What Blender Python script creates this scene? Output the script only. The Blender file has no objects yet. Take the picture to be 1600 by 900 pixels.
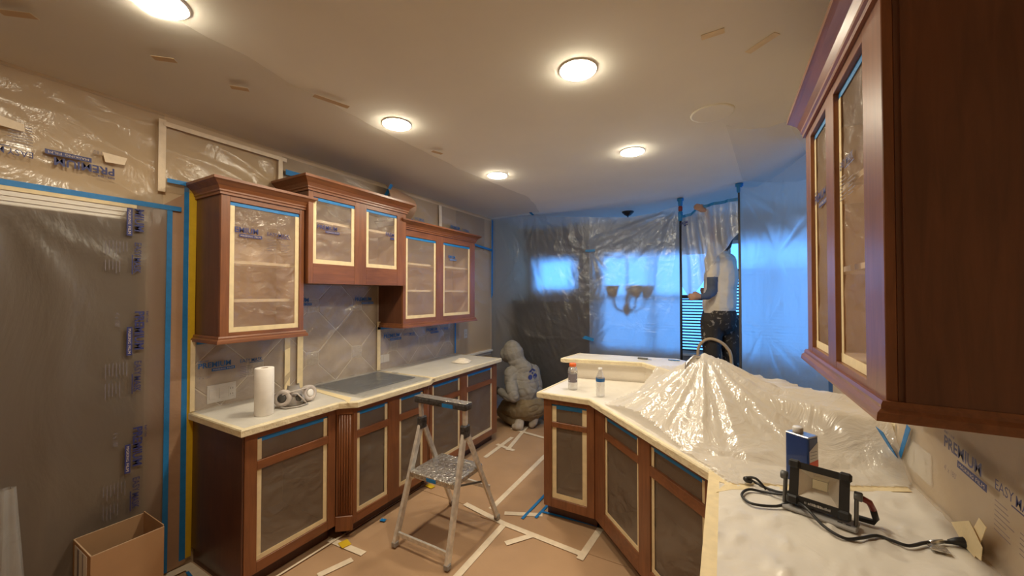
import bpy, bmesh, math, random
import numpy as np
from mathutils import Vector, noise

random.seed(7)
scn = bpy.context.scene
col = scn.collection

# ------------------------------------------------------------------ camera
cam_d = bpy.data.cameras.new('camera')
cam = bpy.data.objects.new('camera', cam_d)
col.objects.link(cam)
cam.location = (0, 0, 1.664)
cam.rotation_euler = (math.radians(90 + .904), 0, math.radians(29.157))
cam_d.sensor_width = 36
cam_d.lens = 593.8 / 1600 * 36
cam_d.clip_start = .02
scn.camera = cam

# ------------------------------------------------------------------ sky, exposure
w = bpy.data.worlds.new('world')
scn.world = w
w.use_nodes = True
bg = w.node_tree.nodes['Background']
bg.inputs[0].default_value = (.095, .37, .98, 1)
bg.inputs[1].default_value = 3.4
LAMP = 215.0
vs = scn.view_settings
vs.view_transform = 'Standard'
vs.look = 'None'
vs.exposure = 0.0
vs.gamma = 1
vs.use_curve_mapping = False
scn.cycles.max_bounces = 14
scn.cycles.diffuse_bounces = 10
scn.cycles.glossy_bounces = 4
scn.cycles.transmission_bounces = 8
scn.cycles.transparent_max_bounces = 24
scn.cycles.caustics_reflective = False
scn.cycles.sample_clamp_indirect = 8

# ------------------------------------------------------------------ materials
def S(r, g, b):
    f = lambda c: ((c / 255 + .055) / 1.055) ** 2.4 if c > 10 else c / 255 / 12.92
    return (f(r), f(g), f(b))

M = {}
def nodes(name):
    m = bpy.data.materials.new(name)
    m.use_nodes = True
    nt = m.node_tree
    return m, nt, nt.nodes['Principled BSDF'], nt.nodes['Material Output']

def coords(nt, scale=(1, 1, 1), rot=(0, 0, 0)):
    tc = nt.nodes.new('ShaderNodeTexCoord')
    mp = nt.nodes.new('ShaderNodeMapping')
    mp.inputs['Scale'].default_value = scale
    mp.inputs['Rotation'].default_value = rot
    nt.links.new(tc.outputs['Object'], mp.inputs['Vector'])
    return mp.outputs['Vector']

def tex_noise(nt, vec, scale, detail=3, dist=0, rough=.5):
    n = nt.nodes.new('ShaderNodeTexNoise')
    n.inputs['Scale'].default_value = scale
    n.inputs['Detail'].default_value = detail
    n.inputs['Distortion'].default_value = dist
    n.inputs['Roughness'].default_value = rough
    nt.links.new(vec, n.inputs['Vector'])
    return n.outputs['Fac']

def ramp(nt, fac, stops):
    r = nt.nodes.new('ShaderNodeValToRGB')
    e = r.color_ramp.elements
    while len(e) < len(stops):
        e.new(.5)
    for k, (p, c) in enumerate(stops):
        e[k].position = p
        e[k].color = (*c, 1)
    nt.links.new(fac, r.inputs['Fac'])
    return r.outputs['Color']

def bump(nt, h, strength, dist):
    b = nt.nodes.new('ShaderNodeBump')
    b.inputs['Strength'].default_value = strength
    b.inputs['Distance'].default_value = dist
    nt.links.new(h, b.inputs['Height'])
    return b.outputs['Normal']

def plain(name, c, rough=.6, var=.12, scale=8, metal=0, bmp=0, bscale=30, spec=.5, bdist=.005, stretch=(1, 1, 1), coat=0):
    m, nt, p, o = nodes(name)
    v = coords(nt, stretch)
    f = tex_noise(nt, v, scale, 4)
    lo = tuple(x * (1 - var) for x in c)
    hi = tuple(min(1, x * (1 + var)) for x in c)
    nt.links.new(ramp(nt, f, [(.3, lo), (.7, hi)]), p.inputs['Base Color'])
    p.inputs['Roughness'].default_value = rough
    p.inputs['Metallic'].default_value = metal
    p.inputs['Specular IOR Level'].default_value = spec
    p.inputs['Coat Weight'].default_value = coat
    if bmp:
        nt.links.new(bump(nt, tex_noise(nt, v, bscale, 4, .6), bmp, bdist), p.inputs['Normal'])
    M[name] = m
    return m

def wood(name, dark, light, stretch=(14, 14, 1.2)):
    m, nt, p, o = nodes(name)
    v = coords(nt, stretch)
    f = tex_noise(nt, v, 3.0, 6, .8, .6)
    g = tex_noise(nt, coords(nt, (1, 1, 1)), 2.5, 2)
    mx = nt.nodes.new('ShaderNodeMath'); mx.operation = 'MULTIPLY_ADD'
    mx.inputs[1].default_value = .55; 
    nt.links.new(f, mx.inputs[0])
    ml = nt.nodes.new('ShaderNodeMath'); ml.operation = 'MULTIPLY'; ml.inputs[1].default_value = .45
    nt.links.new(g, ml.inputs[0]); nt.links.new(ml.outputs[0], mx.inputs[2])
    nt.links.new(ramp(nt, mx.outputs[0], [(.33, dark), (.68, light)]), p.inputs['Base Color'])
    p.inputs['Roughness'].default_value = .38
    p.inputs['Coat Weight'].default_value = .25
    p.inputs['Coat Roughness'].default_value = .25
    nt.links.new(bump(nt, f, .08, .002), p.inputs['Normal'])
    M[name] = m

def film(name, clear, haze=(.8, .79, .76), gloss=.09, rough=.22, bscale=5, bstr=.6, stretch=(1, 1, 1), blur=0, trans=.5, tint=(.97, .97, .97), rot=(0, 0, 0)):
    """thin polythene: part clear, part milky (diffuse + translucent), with a wrinkled sheen"""
    m = bpy.data.materials.new(name); m.use_nodes = True
    nt = m.node_tree; nt.nodes.clear()
    o = nt.nodes.new('ShaderNodeOutputMaterial')
    v = coords(nt, stretch, rot)
    h1 = tex_noise(nt, v, bscale, 5, 1.6, .55)
    nrm = bump(nt, h1, bstr, .03)
    def mix(a, b, f):
        x = nt.nodes.new('ShaderNodeMixShader'); x.inputs[0].default_value = f
        nt.links.new(a, x.inputs[1]); nt.links.new(b, x.inputs[2]); return x.outputs[0]
    d = nt.nodes.new('ShaderNodeBsdfDiffuse'); d.inputs[0].default_value = (*haze, 1); nt.links.new(nrm, d.inputs['Normal'])
    tl = nt.nodes.new('ShaderNodeBsdfTranslucent'); tl.inputs[0].default_value = (*haze, 1); nt.links.new(nrm, tl.inputs['Normal'])
    g = nt.nodes.new('ShaderNodeBsdfGlossy'); g.inputs[0].default_value = (1, 1, 1, 1); g.inputs['Roughness'].default_value = rough
    nt.links.new(nrm, g.inputs['Normal'])
    t = nt.nodes.new('ShaderNodeBsdfTransparent'); t.inputs[0].default_value = (*tint, 1)
    cl = t.outputs[0]
    if blur:
        rf = nt.nodes.new('ShaderNodeBsdfRefraction'); rf.inputs[0].default_value = (*tint, 1)
        rf.inputs['IOR'].default_value = 1.22; rf.inputs['Roughness'].default_value = .5
        cl = mix(cl, rf.outputs[0], blur)
    milky = mix(d.outputs[0], tl.outputs[0], trans)
    body = mix(milky, cl, clear)
    nt.links.new(mix(body, g.outputs[0], gloss), o.inputs[0])
    M[name] = m

def emit(name, c, s):
    m = bpy.data.materials.new(name); m.use_nodes = True
    nt = m.node_tree; nt.nodes.clear()
    o = nt.nodes.new('ShaderNodeOutputMaterial'); e = nt.nodes.new('ShaderNodeEmission')
    e.inputs[0].default_value = (*c, 1); e.inputs[1].default_value = s
    nt.links.new(e.outputs[0], o.inputs[0]); M[name] = m

wood('wood', (.14, .047, .017), (.285, .102, .036))
wood('wood_horizontal', (.14, .047, .017), (.285, .102, .036), (14, 1.2, 14))
wood('wood_side_shade', (.085, .028, .0125), (.165, .058, .026))  # same stain as the face frames, side shade mixed into the colour
wood('wood_toe_and_shade', (.052, .016, .009), (.105, .034, .017))  # toe kicks, plus the near base side with its shade in the colour
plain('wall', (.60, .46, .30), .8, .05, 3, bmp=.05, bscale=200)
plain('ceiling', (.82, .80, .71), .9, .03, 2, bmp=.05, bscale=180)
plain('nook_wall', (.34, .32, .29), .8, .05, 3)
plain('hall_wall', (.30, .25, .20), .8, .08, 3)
plain('white_trim', (.78, .74, .66), .45, .04)
plain('subfloor', (.30, .24, .18), .7)
plain('dark_wood', (.02, .015, .012), .4, .2)
plain('kraft', (.46, .285, .16), .62, .10, 2.2, bmp=.35, bscale=7, bdist=.01)
plain('kraft_wall', (.42, .26, .16), .55, .1, 3, bmp=.5, bscale=6, bdist=.02)
plain('cardboard', (.42, .25, .13), .8, .06, 5)
plain('cardboard_edge', (.55, .38, .24), .8, .06, 40)
plain('tape_cream', (.80, .66, .40), .6, .07, 25, bmp=.2, bscale=60)
plain('tape_pale', (.80, .67, .50), .6, .07, 25, bmp=.2, bscale=60)
plain('tape_tan', (.55, .40, .24), .7, .05, 15)
plain('tape_blue', (.015, .20, .52), .5, .10, 20, bmp=.25, bscale=50)
plain('tape_yellow', (.70, .46, .02), .5, .06, 20)
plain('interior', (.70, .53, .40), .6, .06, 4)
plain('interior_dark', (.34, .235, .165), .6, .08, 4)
plain('shelf_edge', (.75, .60, .42), .5, .06, 9)
plain('tile', (.56, .47, .38), .35, .14, 9, bmp=.1, bscale=40)
plain('tile_insert', (.62, .55, .46), .4, .12, 60, bmp=.9, bscale=70, bdist=.01)
plain('grout', (.85, .78, .66), .8, .05, 30)
plain('cover', (.79, .74, .655), .32, .06, 5, bmp=.45, bscale=9, bdist=.012, spec=.45)
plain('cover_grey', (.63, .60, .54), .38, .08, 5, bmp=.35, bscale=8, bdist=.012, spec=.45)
plain('cover_edge', (.80, .70, .48), .5, .09, 14, bmp=.6, bscale=26, bdist=.012)
plain('cooktop_glass', (.045, .05, .06), .22, .3, 5, bmp=.4, bscale=9, bdist=.01)
plain('white_plastic', (.82, .80, .76), .35, .03)
plain('paper_white', (.86, .82, .77), .85, .04, 20, bmp=.3, bscale=140, bdist=.002)
plain('paper_core', (.30, .22, .15), .9)
plain('aluminium', (.74, .70, .64), .42, .18, 30, metal=.4, bmp=.15, bscale=80)
plain('tread_foil', (.62, .60, .56), .25, .2, 45, metal=.85, bmp=.9, bscale=46, bdist=.01)
plain('black_plastic', (.018, .018, .019), .42, .2, 12)
plain('black_paint_worn', (.05, .045, .045), .5, .8, 55, bmp=.2)
plain('grey_plastic', (.33, .32, .31), .45, .15, 12)
plain('dark_grey_metal', (.12, .12, .12), .45, .15, 12, metal=.3)
plain('red_plastic', (.22, .025, .02), .4)
plain('reflector', (.72, .68, .60), .22, .05, 8, metal=.75)
plain('led_chip', (.78, .70, .48), .4)
plain('blue_can', (.012, .045, .19), .3, .15, 6, coat=.3)
plain('silver', (.62, .61, .6), .3, .05, 9, metal=.9)
plain('label_white', (.75, .73, .7), .5)
plain('label_red', (.75, .11, .05), .5)
plain('label_navy', (.03, .04, .12), .5)
plain('orange_cap', (.85, .16, .03), .4)
plain('respirator_grey', (.34, .31, .28), .5, .15, 12)
plain('respirator_dark', (.07, .065, .06), .5, .2, 12)
plain('cartridge', (.50, .44, .40), .5, .1, 12)
plain('rag', (.80, .72, .60), .8, .06, 12, bmp=.5, bscale=40)
plain('amber_glass', (.42, .22, .07), .4, .15, 6)
plain('bronze', (.025, .02, .018), .4, .2, 9)
plain('speaker_grille', (.50, .47, .43), .7, .05, 90)
plain('print_navy', (.028, .034, .15), .5, .05)
plain('print_blue', (.02, .13, .38), .5, .05)
plain('print_pale', (.60, .50, .42), .5, .05)
plain('print_white', (.75, .73, .70), .5, .03)
plain('print_grey', (.19, .165, .19), .6, .05)
plain('slat', (.035, .035, .04), .5, .2)
plain('skin', (.42, .24, .16), .55, .08, 9)
plain('hair', (.05, .035, .025), .7, .3, 40)
plain('hoodie', (.27, .25, .22), .9, .08, 22, bmp=.4, bscale=40, bdist=.006)
plain('khaki', (.21, .155, .085), .85, .10, 18, bmp=.4, bscale=22, bdist=.01)
plain('sole', (.42, .36, .29), .8, .12, 25)
plain('glove', (.03, .028, .028), .7)
plain('shirt', (.80, .73, .62), .85, .05, 9, bmp=.4, bscale=14, bdist=.015)
plain('sleeve', (.09, .11, .16), .8, .2, 12)
# paint-splattered work trousers
m, nt, p, o = nodes('trousers'); M['trousers'] = m
v = coords(nt); f = tex_noise(nt, v, 26, 3, .5)
nt.links.new(ramp(nt, f, [(.0, (.025, .022, .02)), (.60, (.04, .034, .03)), (.68, (.30, .27, .23))]), p.inputs['Base Color'])
p.inputs['Roughness'].default_value = .85

film('film_opening', .69, (.88, .71, .53), .05, .16, 6, .9)
film('film_base', .60, (.62, .49, .37), .05, .2, 6, .8)
film('film_wall', .80, (.68, .57, .43), .045, .24, 4, .5)
film('film_right', .50, (.86, .79, .68), .05, .22, 4, .45)
film('film_door', .52, (.40, .33, .27), .04, .28, 2.2, .5, (1.4, 1.4, .5), blur=.6, trans=.35)
film('film_ceiling', .86, (.62, .56, .48), .03, .3, 4, .7)
film('film_curtain', .66, (.60, .64, .64), .05, .22, 3.5, .9, blur=.93, trans=.42)
film('film_curtain_thin', .80, (.44, .43, .40), .055, .18, 4, 1.0, blur=.88, trans=.35)
film('film_gap', .56, (.70, .70, .69), .05, .22, 4, .8, blur=.45, trans=.45)
film('film_tent', .22, (.87, .82, .74), .12, .16, 5, .7, (1, 1, .5), trans=.35)
film('film_cook', .60, (.40, .41, .43), .12, .14, 4, 1.0)
film('film_splash', .70, (.56, .48, .40), .06, .16, 4, .9)
# clear bottle plastic and window glass: mostly see-through with a sheen
film('bottle_clear', .72, (.8, .8, .8), .18, .08, 8, .2)
film('window_glass', .94, (.9, .9, .9), .04, .05, 1, 0)
emit('lamp_lens', (1, .88, .67), LAMP)

# ------------------------------------------------------------------ mesh building
def recalc(me):
    bm = bmesh.new(); bm.from_mesh(me)
    bmesh.ops.recalc_face_normals(bm, faces=bm.faces)
    bm.to_mesh(me); bm.free()

class Frame:
    """u to the right seen from the front, d into the body, z up"""
    def __init__(s, P, U=(0, 1, 0), N=(1, 0, 0)):
        s.P, s.U, s.N = Vector(P), Vector(U).normalized(), Vector(N).normalized()
    def __call__(s, u, d, z):
        return s.P + s.U * u - s.N * d + Vector((0, 0, z))
W = Frame((0, 0, 0), (1, 0, 0), (0, -1, 0))   # world: u=x, d=y

def wloc(o):
    p = Vector((0, 0, 0))
    while o is not None:
        p += o.location; o = o.parent
    return p

def props(o, label=None, cat=None, group=None, kind=None):
    if label: o['label'] = label
    if cat: o['category'] = cat
    if group: o['group'] = group
    if kind: o['kind'] = kind
    return o

def thing(name, loc, label, cat, group=None):
    o = bpy.data.objects.new(name, None); col.objects.link(o)
    o.empty_display_size = .05
    o.location = loc
    return props(o, label, cat, group)

class MB:
    def __init__(s, fr=W):
        s.v, s.f, s.mi, s.fr, s.cur = [], [], [], fr, 0
    def mat(s, i): s.cur = i; return s
    def add(s, vs, fs):
        n = len(s.v); s.v += [Vector(x) for x in vs]
        s.f += [tuple(n + i for i in q) for q in fs]; s.mi += [s.cur] * len(fs)
        return s
    def box(s, u0, u1, d0, d1, z0, z1):
        c = [s.fr(u, d, z) for z in (z0, z1) for d in (d0, d1) for u in (u0, u1)]
        return s.add(c, [(0, 1, 3, 2), (4, 6, 7, 5), (0, 4, 5, 1), (2, 3, 7, 6), (0, 2, 6, 4), (1, 5, 7, 3)])
    def prism(s, poly, z0, z1):
        n = len(poly)
        c = [s.fr(u, d, z0) for u, d in poly] + [s.fr(u, d, z1) for u, d in poly]
        return s.add(c, [tuple(range(n)), tuple(range(n, 2 * n))] + [(i, (i + 1) % n, n + (i + 1) % n, n + i) for i in range(n)])
    def slab(s, pts, nrm, t):
        """planar polygon of world points thickened along nrm"""
        n = len(pts); N = Vector(nrm) * t
        c = [Vector(p) for p in pts] + [Vector(p) + N for p in pts]
        return s.add(c, [tuple(range(n)), tuple(range(n, 2 * n))] + [(i, (i + 1) % n, n + (i + 1) % n, n + i) for i in range(n)])
    def tube(s, pts, r, seg=10, cap=True, flat=None):
        pts = [Vector(p) for p in pts]
        rs = r if isinstance(r, (list, tuple)) else [r] * len(pts)
        up = None; rings = []
        for i, p in enumerate(pts):
            t = (pts[min(i + 1, len(pts) - 1)] - pts[max(i - 1, 0)]).normalized()
            if up is None:
                up = Vector((0, 0, 1)) if abs(t.z) < .9 else Vector((1, 0, 0))
            a = t.cross(up).normalized(); b = a.cross(t).normalized(); up = b
            rings.append([p + (a * math.cos(2 * math.pi * k / seg) * (flat or 1) + b * math.sin(2 * math.pi * k / seg)) * rs[i] for k in range(seg)])
        vs = [q for rg in rings for q in rg]
        fs = [(i * seg + k, i * seg + (k + 1) % seg, (i + 1) * seg + (k + 1) % seg, (i + 1) * seg + k) for i in range(len(pts) - 1) for k in range(seg)]
        if cap:
            fs += [tuple(range(seg)), tuple(range((len(pts) - 1) * seg, len(pts) * seg))]
        return s.add(vs, fs)
    def bar(s, a, b, wx, wy, side=None):
        """rectangular bar from a to b"""
        a, b = Vector(a), Vector(b); t = (b - a).normalized()
        x = Vector(side) if side else (Vector((0, 0, 1)) if abs(t.z) < .9 else Vector((1, 0, 0)))
        x = (x - t * x.dot(t)).normalized(); y = t.cross(x)
        c = [p + x * i * wx / 2 + y * j * wy / 2 for p in (a, b) for i, j in ((-1, -1), (1, -1), (1, 1), (-1, 1))]
        return s.add(c, [(0, 1, 2, 3), (4, 5, 6, 7)] + [(i, (i + 1) % 4, 4 + (i + 1) % 4, 4 + i) for i in range(4)])
    def lathe(s, prof, c=(0, 0, 0), seg=24, axis=(0, 0, 1), cap=True):
        c = Vector(c); ax = Vector(axis).normalized()
        x = ax.cross(Vector((0, 1, 0)) if abs(ax.y) < .9 else Vector((1, 0, 0))).normalized(); y = ax.cross(x)
        vs = [c + ax * z + (x * math.cos(2 * math.pi * k / seg) + y * math.sin(2 * math.pi * k / seg)) * r for r, z in prof for k in range(seg)]
        fs = [(i * seg + k, i * seg + (k + 1) % seg, (i + 1) * seg + (k + 1) % seg, (i + 1) * seg + k) for i in range(len(prof) - 1) for k in range(seg)]
        if cap:
            fs += [tuple(range(seg)), tuple(range((len(prof) - 1) * seg, len(prof) * seg))]
        return s.add(vs, fs)
    def sweep(s, path, prof):
        """profile (out, z) swept along an open path of (u, d) points, out to the left of travel, mitred"""
        P = [Vector((a, b)) for a, b in path]; n = len(P); off = []
        for i in range(n):
            ds = []
            if i: ds.append((P[i] - P[i - 1]).normalized())
            if i < n - 1: ds.append((P[i + 1] - P[i]).normalized())
            ns = [Vector((d.y, -d.x)) for d in ds]
            m = sum(ns, Vector((0, 0))).normalized()
            off.append(m / max(.3, m.dot(ns[0])))
        k = len(prof)
        vs = [s.fr(P[i].x + off[i].x * o, P[i].y + off[i].y * o, z) for i in range(n) for o, z in prof]
        fs = [(i * k + j, i * k + (j + 1) % k, (i + 1) * k + (j + 1) % k, (i + 1) * k + j) for i in range(n - 1) for j in range(k)]
        fs += [tuple(range(k)), tuple(range((n - 1) * k, n * k))]
        return s.add(vs, fs)
    def grid(s, fn, nu, nv):
        vs = [fn(i / nu, j / nv) for j in range(nv + 1) for i in range(nu + 1)]
        k = nu + 1
        return s.add(vs, [(j * k + i, j * k + i + 1, (j + 1) * k + i + 1, (j + 1) * k + i) for j in range(nv) for i in range(nu)])
    def build(s, name, mats, parent=None, smooth=False, bevel=0, recalculate=True, origin=None, seg=1):
        mats = mats if isinstance(mats, (list, tuple)) else [mats]
        if parent is not None: L = wloc(parent)
        elif origin is not None: L = Vector(origin)
        else:
            L = Vector((0, 0, 0))
        me = bpy.data.meshes.new(name)
        me.from_pydata([v - L for v in s.v], [], s.f)
        for m in mats: me.materials.append(M[m])
        if len(mats) > 1: me.polygons.foreach_set('material_index', s.mi)
        if recalculate: recalc(me)
        if smooth: me.polygons.foreach_set('use_smooth', [True] * len(me.polygons))
        o = bpy.data.objects.new(name, me); col.objects.link(o)
        if parent is not None: o.parent = parent
        elif origin is not None: o.location = L
        if bevel:
            b = o.modifiers.new('bevel', 'BEVEL'); b.width = bevel; b.segments = seg; b.limit_method = 'ANGLE'; b.angle_limit = math.radians(40)
            if smooth: b.harden_normals = False
        return o

def struct(o): return props(o, kind='structure')
def nz(x, y, z=0): return noise.noise(Vector((x, y, z)))

def copy_tree(o, parent=None, loc=None):
    c = o.copy(); col.objects.link(c); c.parent = parent
    if loc is not None: c.location = loc
    for ch in list(o.children): copy_tree(ch, c)
    return c

# ------------------------------------------------------------------ lettering
_tc = {}
def text_geo(s, bold=0.0):
    if (s, bold) in _tc: return _tc[(s, bold)]
    cu = bpy.data.curves.new('t', 'FONT'); cu.body = s; cu.size = 1; cu.offset = bold; cu.resolution_u = 2
    ob = bpy.data.objects.new('t', cu); col.objects.link(ob)
    dg = bpy.context.evaluated_depsgraph_get(); dg.update()
    me = ob.evaluated_get(dg).to_mesh()
    v = np.array([(q.co.x, q.co.y) for q in me.vertices]) if len(me.vertices) else np.zeros((0, 2))
    f = [tuple(q.vertices) for q in me.polygons]
    ob.evaluated_get(dg).to_mesh_clear()
    bpy.data.objects.remove(ob); bpy.data.curves.remove(cu)
    lo, hi = v.min(0), v.max(0)
    v = (v - [lo[0], lo[1]]) / [hi[0] - lo[0], hi[1] - lo[1]]      # unit box
    _tc[(s, bold)] = (v, f)
    return v, f

def letter(mb, s, org, U, V, x, y, wd, ht, bold=.0):
    v, f = text_geo(s, bold)
    mb.add([Vector(org) + U * (x + a * wd) + V * (y + b * ht) for a, b in v], f)
def rect(mb, org, U, V, x, y, wd, ht):
    mb.add([Vector(org) + U * a + V * b for a, b in ((x, y), (x + wd, y), (x + wd, y + ht), (x, y + ht))], [(0, 1, 2, 3)])

def ticks(mb, org, U, V, x, y, wd, ht, n, seed=1):
    r = random.Random(seed); st = wd / n
    for k in range(n):
        if r.random() < .85:
            rect(mb, org, U, V, x + k * st, y, st * r.uniform(.35, .7), ht * r.uniform(.6, 1))

def film_print(parent, org, U, V, cap, word='PREMIUM', easy=True, size=True, mat='print_navy', lines=True, first=True):
    """the printed legend of the masking film; org is the lower left of PREMIUM, cap its letter height"""
    U, V = Vector(U) * cap, Vector(V) * cap
    wd = {'PREMIUM': 5.3, 'EMIUM': 3.9, 'MIUM': 3.1, 'PREM': 3.0}.get(word, 5.3)
    x0 = 5.3 - wd if word != 'PREM' else 0
    def one(fn):
        a = MB(); fn(a); a.build('lettering', mat, parent, recalculate=False)
    if first:
        one(lambda a: letter(a, word, org, U, V, x0, 0, wd, 1, .025))
        if word == 'PREMIUM': one(lambda a: ticks(a, org, U, V, 0, 1.2, 1.6, .28, 14))
        b0 = max(2.1, x0) if word != 'PREM' else 1.6
        b1 = 6.0 if word != 'PREM' else 3.0
        one(lambda a: rect(a, org, U, V, b0, -.78, b1 - b0, .58))
    if easy:
        one(lambda a: letter(a, 'EASY', org, U, V, 6.9, .05, 1.9, .72, .0))
        one(lambda a: letter(a, 'MASK', org, U, V, 9.0, .0, 2.1, .74, .012))
        one(lambda a: rect(a, org, U, V, 8.6, -.2, 2.7, .1))
    if first and word != 'PREM':
        for k_, (w_, f0, f1) in enumerate((('MASKING', 0, .60), ('FILM', .68, 1))):
            b = MB(); bw_ = b1 - b0 - .5
            letter(b, w_, Vector(org) + U.cross(V).normalized() * .0008, U, V, b0 + .25 + f0 * bw_, -.63, (f1 - f0) * bw_, .28, .0)
            b.build('lettering', 'print_pale', parent, recalculate=False)
    c = MB()
    if size and word == 'PREMIUM':
        letter(c, "4' x 180'", org, U, V, .1, -1.95, 1.9, .5, .0)
        c.build('lettering', 'print_grey', parent, recalculate=False); c = MB()
    if lines and easy:
        for x_, k0 in ((6.9, 0), (9.5, 2)):
            c = MB()
            for k in range(k0, 7): rect(c, org, U, V, x_, -.75 - k * .34, random.uniform(1.2, 2.2), .07)
            props(c.build('fine_print', 'print_grey', parent, recalculate=False), kind='stuff')

def strip(parent, pts, nrm, mat, t=.0012, name='tape'):
    return MB().slab(pts, nrm, t).build(name, mat, parent)

# ================================================================== the room
XW, XR, YB, ZC = -2.9, .645, 6.0, 2.74
T = .12
struct(MB().box(-5.2, 3.0, -1.7, 6.6, -.1, 0).build('floor', 'subfloor'))
struct(MB().box(-5.2, 3.0, -1.7, 6.6, ZC, ZC + .1).build('ceiling', 'ceiling'))
# left wall with the doorway (y -.35 .. .88, up to 2.08)
wl = MB().box(XW - T, XW, -1.6, -.35, 0, ZC).box(XW - T, XW, -.35, .88, 2.08, ZC).box(XW - T, XW, .88, YB, 0, ZC).build('wall_left', 'wall')
struct(wl)
wr = struct(MB().box(XR, XR + T, -1.6, 3.35, 0, ZC).build('wall_right', 'wall'))
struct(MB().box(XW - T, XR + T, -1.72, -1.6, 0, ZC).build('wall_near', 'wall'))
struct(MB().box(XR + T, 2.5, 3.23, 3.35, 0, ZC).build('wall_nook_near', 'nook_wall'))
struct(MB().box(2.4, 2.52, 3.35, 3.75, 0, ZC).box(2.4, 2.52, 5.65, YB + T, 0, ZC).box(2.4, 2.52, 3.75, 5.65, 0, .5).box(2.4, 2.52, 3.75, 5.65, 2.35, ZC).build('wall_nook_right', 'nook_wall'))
w4 = struct(bpy.data.objects.new('window_4', None)); col.objects.link(w4); w4.location = (2.4, 4.7, .5)
MB().box(2.42, 2.48, 3.75, 5.65, .5, .545).box(2.42, 2.48, 3.75, 5.65, 2.305, 2.35).box(2.42, 2.48, 3.75, 3.795, .545, 2.305).box(2.42, 2.48, 5.605, 5.65, .545, 2.305).build('window_frame', 'white_trim', w4)
MB().box(2.448, 2.452, 3.795, 5.605, .545, 2.305).build('pane', 'window_glass', w4)
# back wall with three windows
WIN = [(-2.78, -2.06, 1.70, 2.26), (-1.70, -.12, .82, 2.28), (.04, 1.9, .82, 2.40)]
bw = MB()
xs = [XW - T] + [q for a in WIN for q in a[:2]] + [2.52]
for i in range(0, len(xs), 2): bw.box(xs[i], xs[i + 1], YB, YB + T, 0, ZC)
for a, b, c, d in WIN:
    bw.box(a, b, YB, YB + T, 0, c).box(a, b, YB, YB + T, d, ZC)
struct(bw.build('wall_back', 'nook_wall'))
for n, (a, b, c, d) in enumerate(WIN):
    wo = bpy.data.objects.new('window_%d' % (n + 1), None); col.objects.link(wo); wo.location = ((a + b) / 2, YB, c); struct(wo)
    f = .045
    MB().box(a, b, YB + .02, YB + .08, c, c + f).box(a, b, YB + .02, YB + .08, d - f, d).box(a, a + f, YB + .02, YB + .08, c + f, d - f).box(b - f, b, YB + .02, YB + .08, c + f, d - f).build('window_frame', 'white_trim', wo)
    if n:
        for k in (1,):
            xm = a + (b - a) * .5
            MB().box(xm - .02, xm + .02, YB + .02, YB + .08, c + f, d - f).build('mullion', 'dark_wood', wo)
    MB().box(a + f, b - f, YB + .048, YB + .052, c + f, d - f).build('pane', 'window_glass', wo)
    MB().box(a - .05, b + .05, YB - .05, YB, c - .035, c).build('window_sill', 'white_trim', wo)
# the hall beyond the doorway
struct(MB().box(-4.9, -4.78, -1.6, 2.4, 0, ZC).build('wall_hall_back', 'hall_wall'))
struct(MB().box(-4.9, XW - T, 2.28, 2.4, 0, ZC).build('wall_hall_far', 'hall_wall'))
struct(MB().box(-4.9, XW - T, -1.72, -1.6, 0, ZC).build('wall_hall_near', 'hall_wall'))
# white head casing of the doorway, moulded
tr = MB()
for (z0, z1, x) in ((2.075, 2.095, .010), (2.095, 2.118, .016), (2.118, 2.15, .022)):
    tr.box(XW, XW + x, -.45, .80, z0, z1)
struct(tr.build('trim_1', 'white_trim'))
struct(MB().box(XW, XW + .014, 3.72, YB, 0, .12).box(XW, XW + .02, 3.72, YB, .12, .135).build('baseboard_left', 'white_trim', bevel=.002))
struct(MB().box(XW, XW + .05, 3.76, 4.56, .86, .885).box(XW, XW + .02, 3.76, 4.56, .82, .86).build('trim_2', 'white_trim', bevel=.003))

# ---- backsplash: diagonal tiles clipped at small square inserts, children of the left wall
Ls, y00, z00, hw = .425, 1.895, 1.145, .05
def clip(poly, ax, v, keep_less):
    out = []
    for i in range(len(poly)):
        p, q = poly[i], poly[(i + 1) % len(poly)]
        a, b = (p[ax] <= v) == keep_less or p[ax] == v, (q[ax] <= v) == keep_less or q[ax] == v
        if a: out.append(p)
        if a != b:
            t = (v - p[ax]) / (q[ax] - p[ax]); out.append((p[0] + t * (q[0] - p[0]), p[1] + t * (q[1] - p[1])))
    return out
FL = Frame((XW, 0, 0), (0, 1, 0), (1, 0, 0))
MB(FL).box(1.09, 3.72, -.003, 0, .93, 1.75).build('grout_bed', 'grout', wl)
def tile_poly(poly, mat, thick):
    p = clip(clip(clip(clip(poly, 0, 1.09, False), 0, 3.72, True), 1, .935, False), 1, 1.74, True)
    if len(p) < 3: return
    a = 0
    for i in range(len(p)): a += p[i][0] * p[(i + 1) % len(p)][1] - p[i][1] * p[(i + 1) % len(p)][0]
    if abs(a) < .002: return
    n = len(p); c = (sum(q[0] for q in p) / n, sum(q[1] for q in p) / n)
    pin = [(q[0] + (c[0] - q[0]) * .03, q[1] + (c[1] - q[1]) * .03) for q in p]
    mb = MB(FL)
    mb.add([FL(u, -.003, z) for u, z in p] + [FL(u, -thick, z) for u, z in pin], [tuple(range(n, 2 * n))] + [(i, (i + 1) % n, n + (i + 1) % n, n + i) for i in range(n)])
    mb.build('tile', mat, wl)
g = .004
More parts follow.
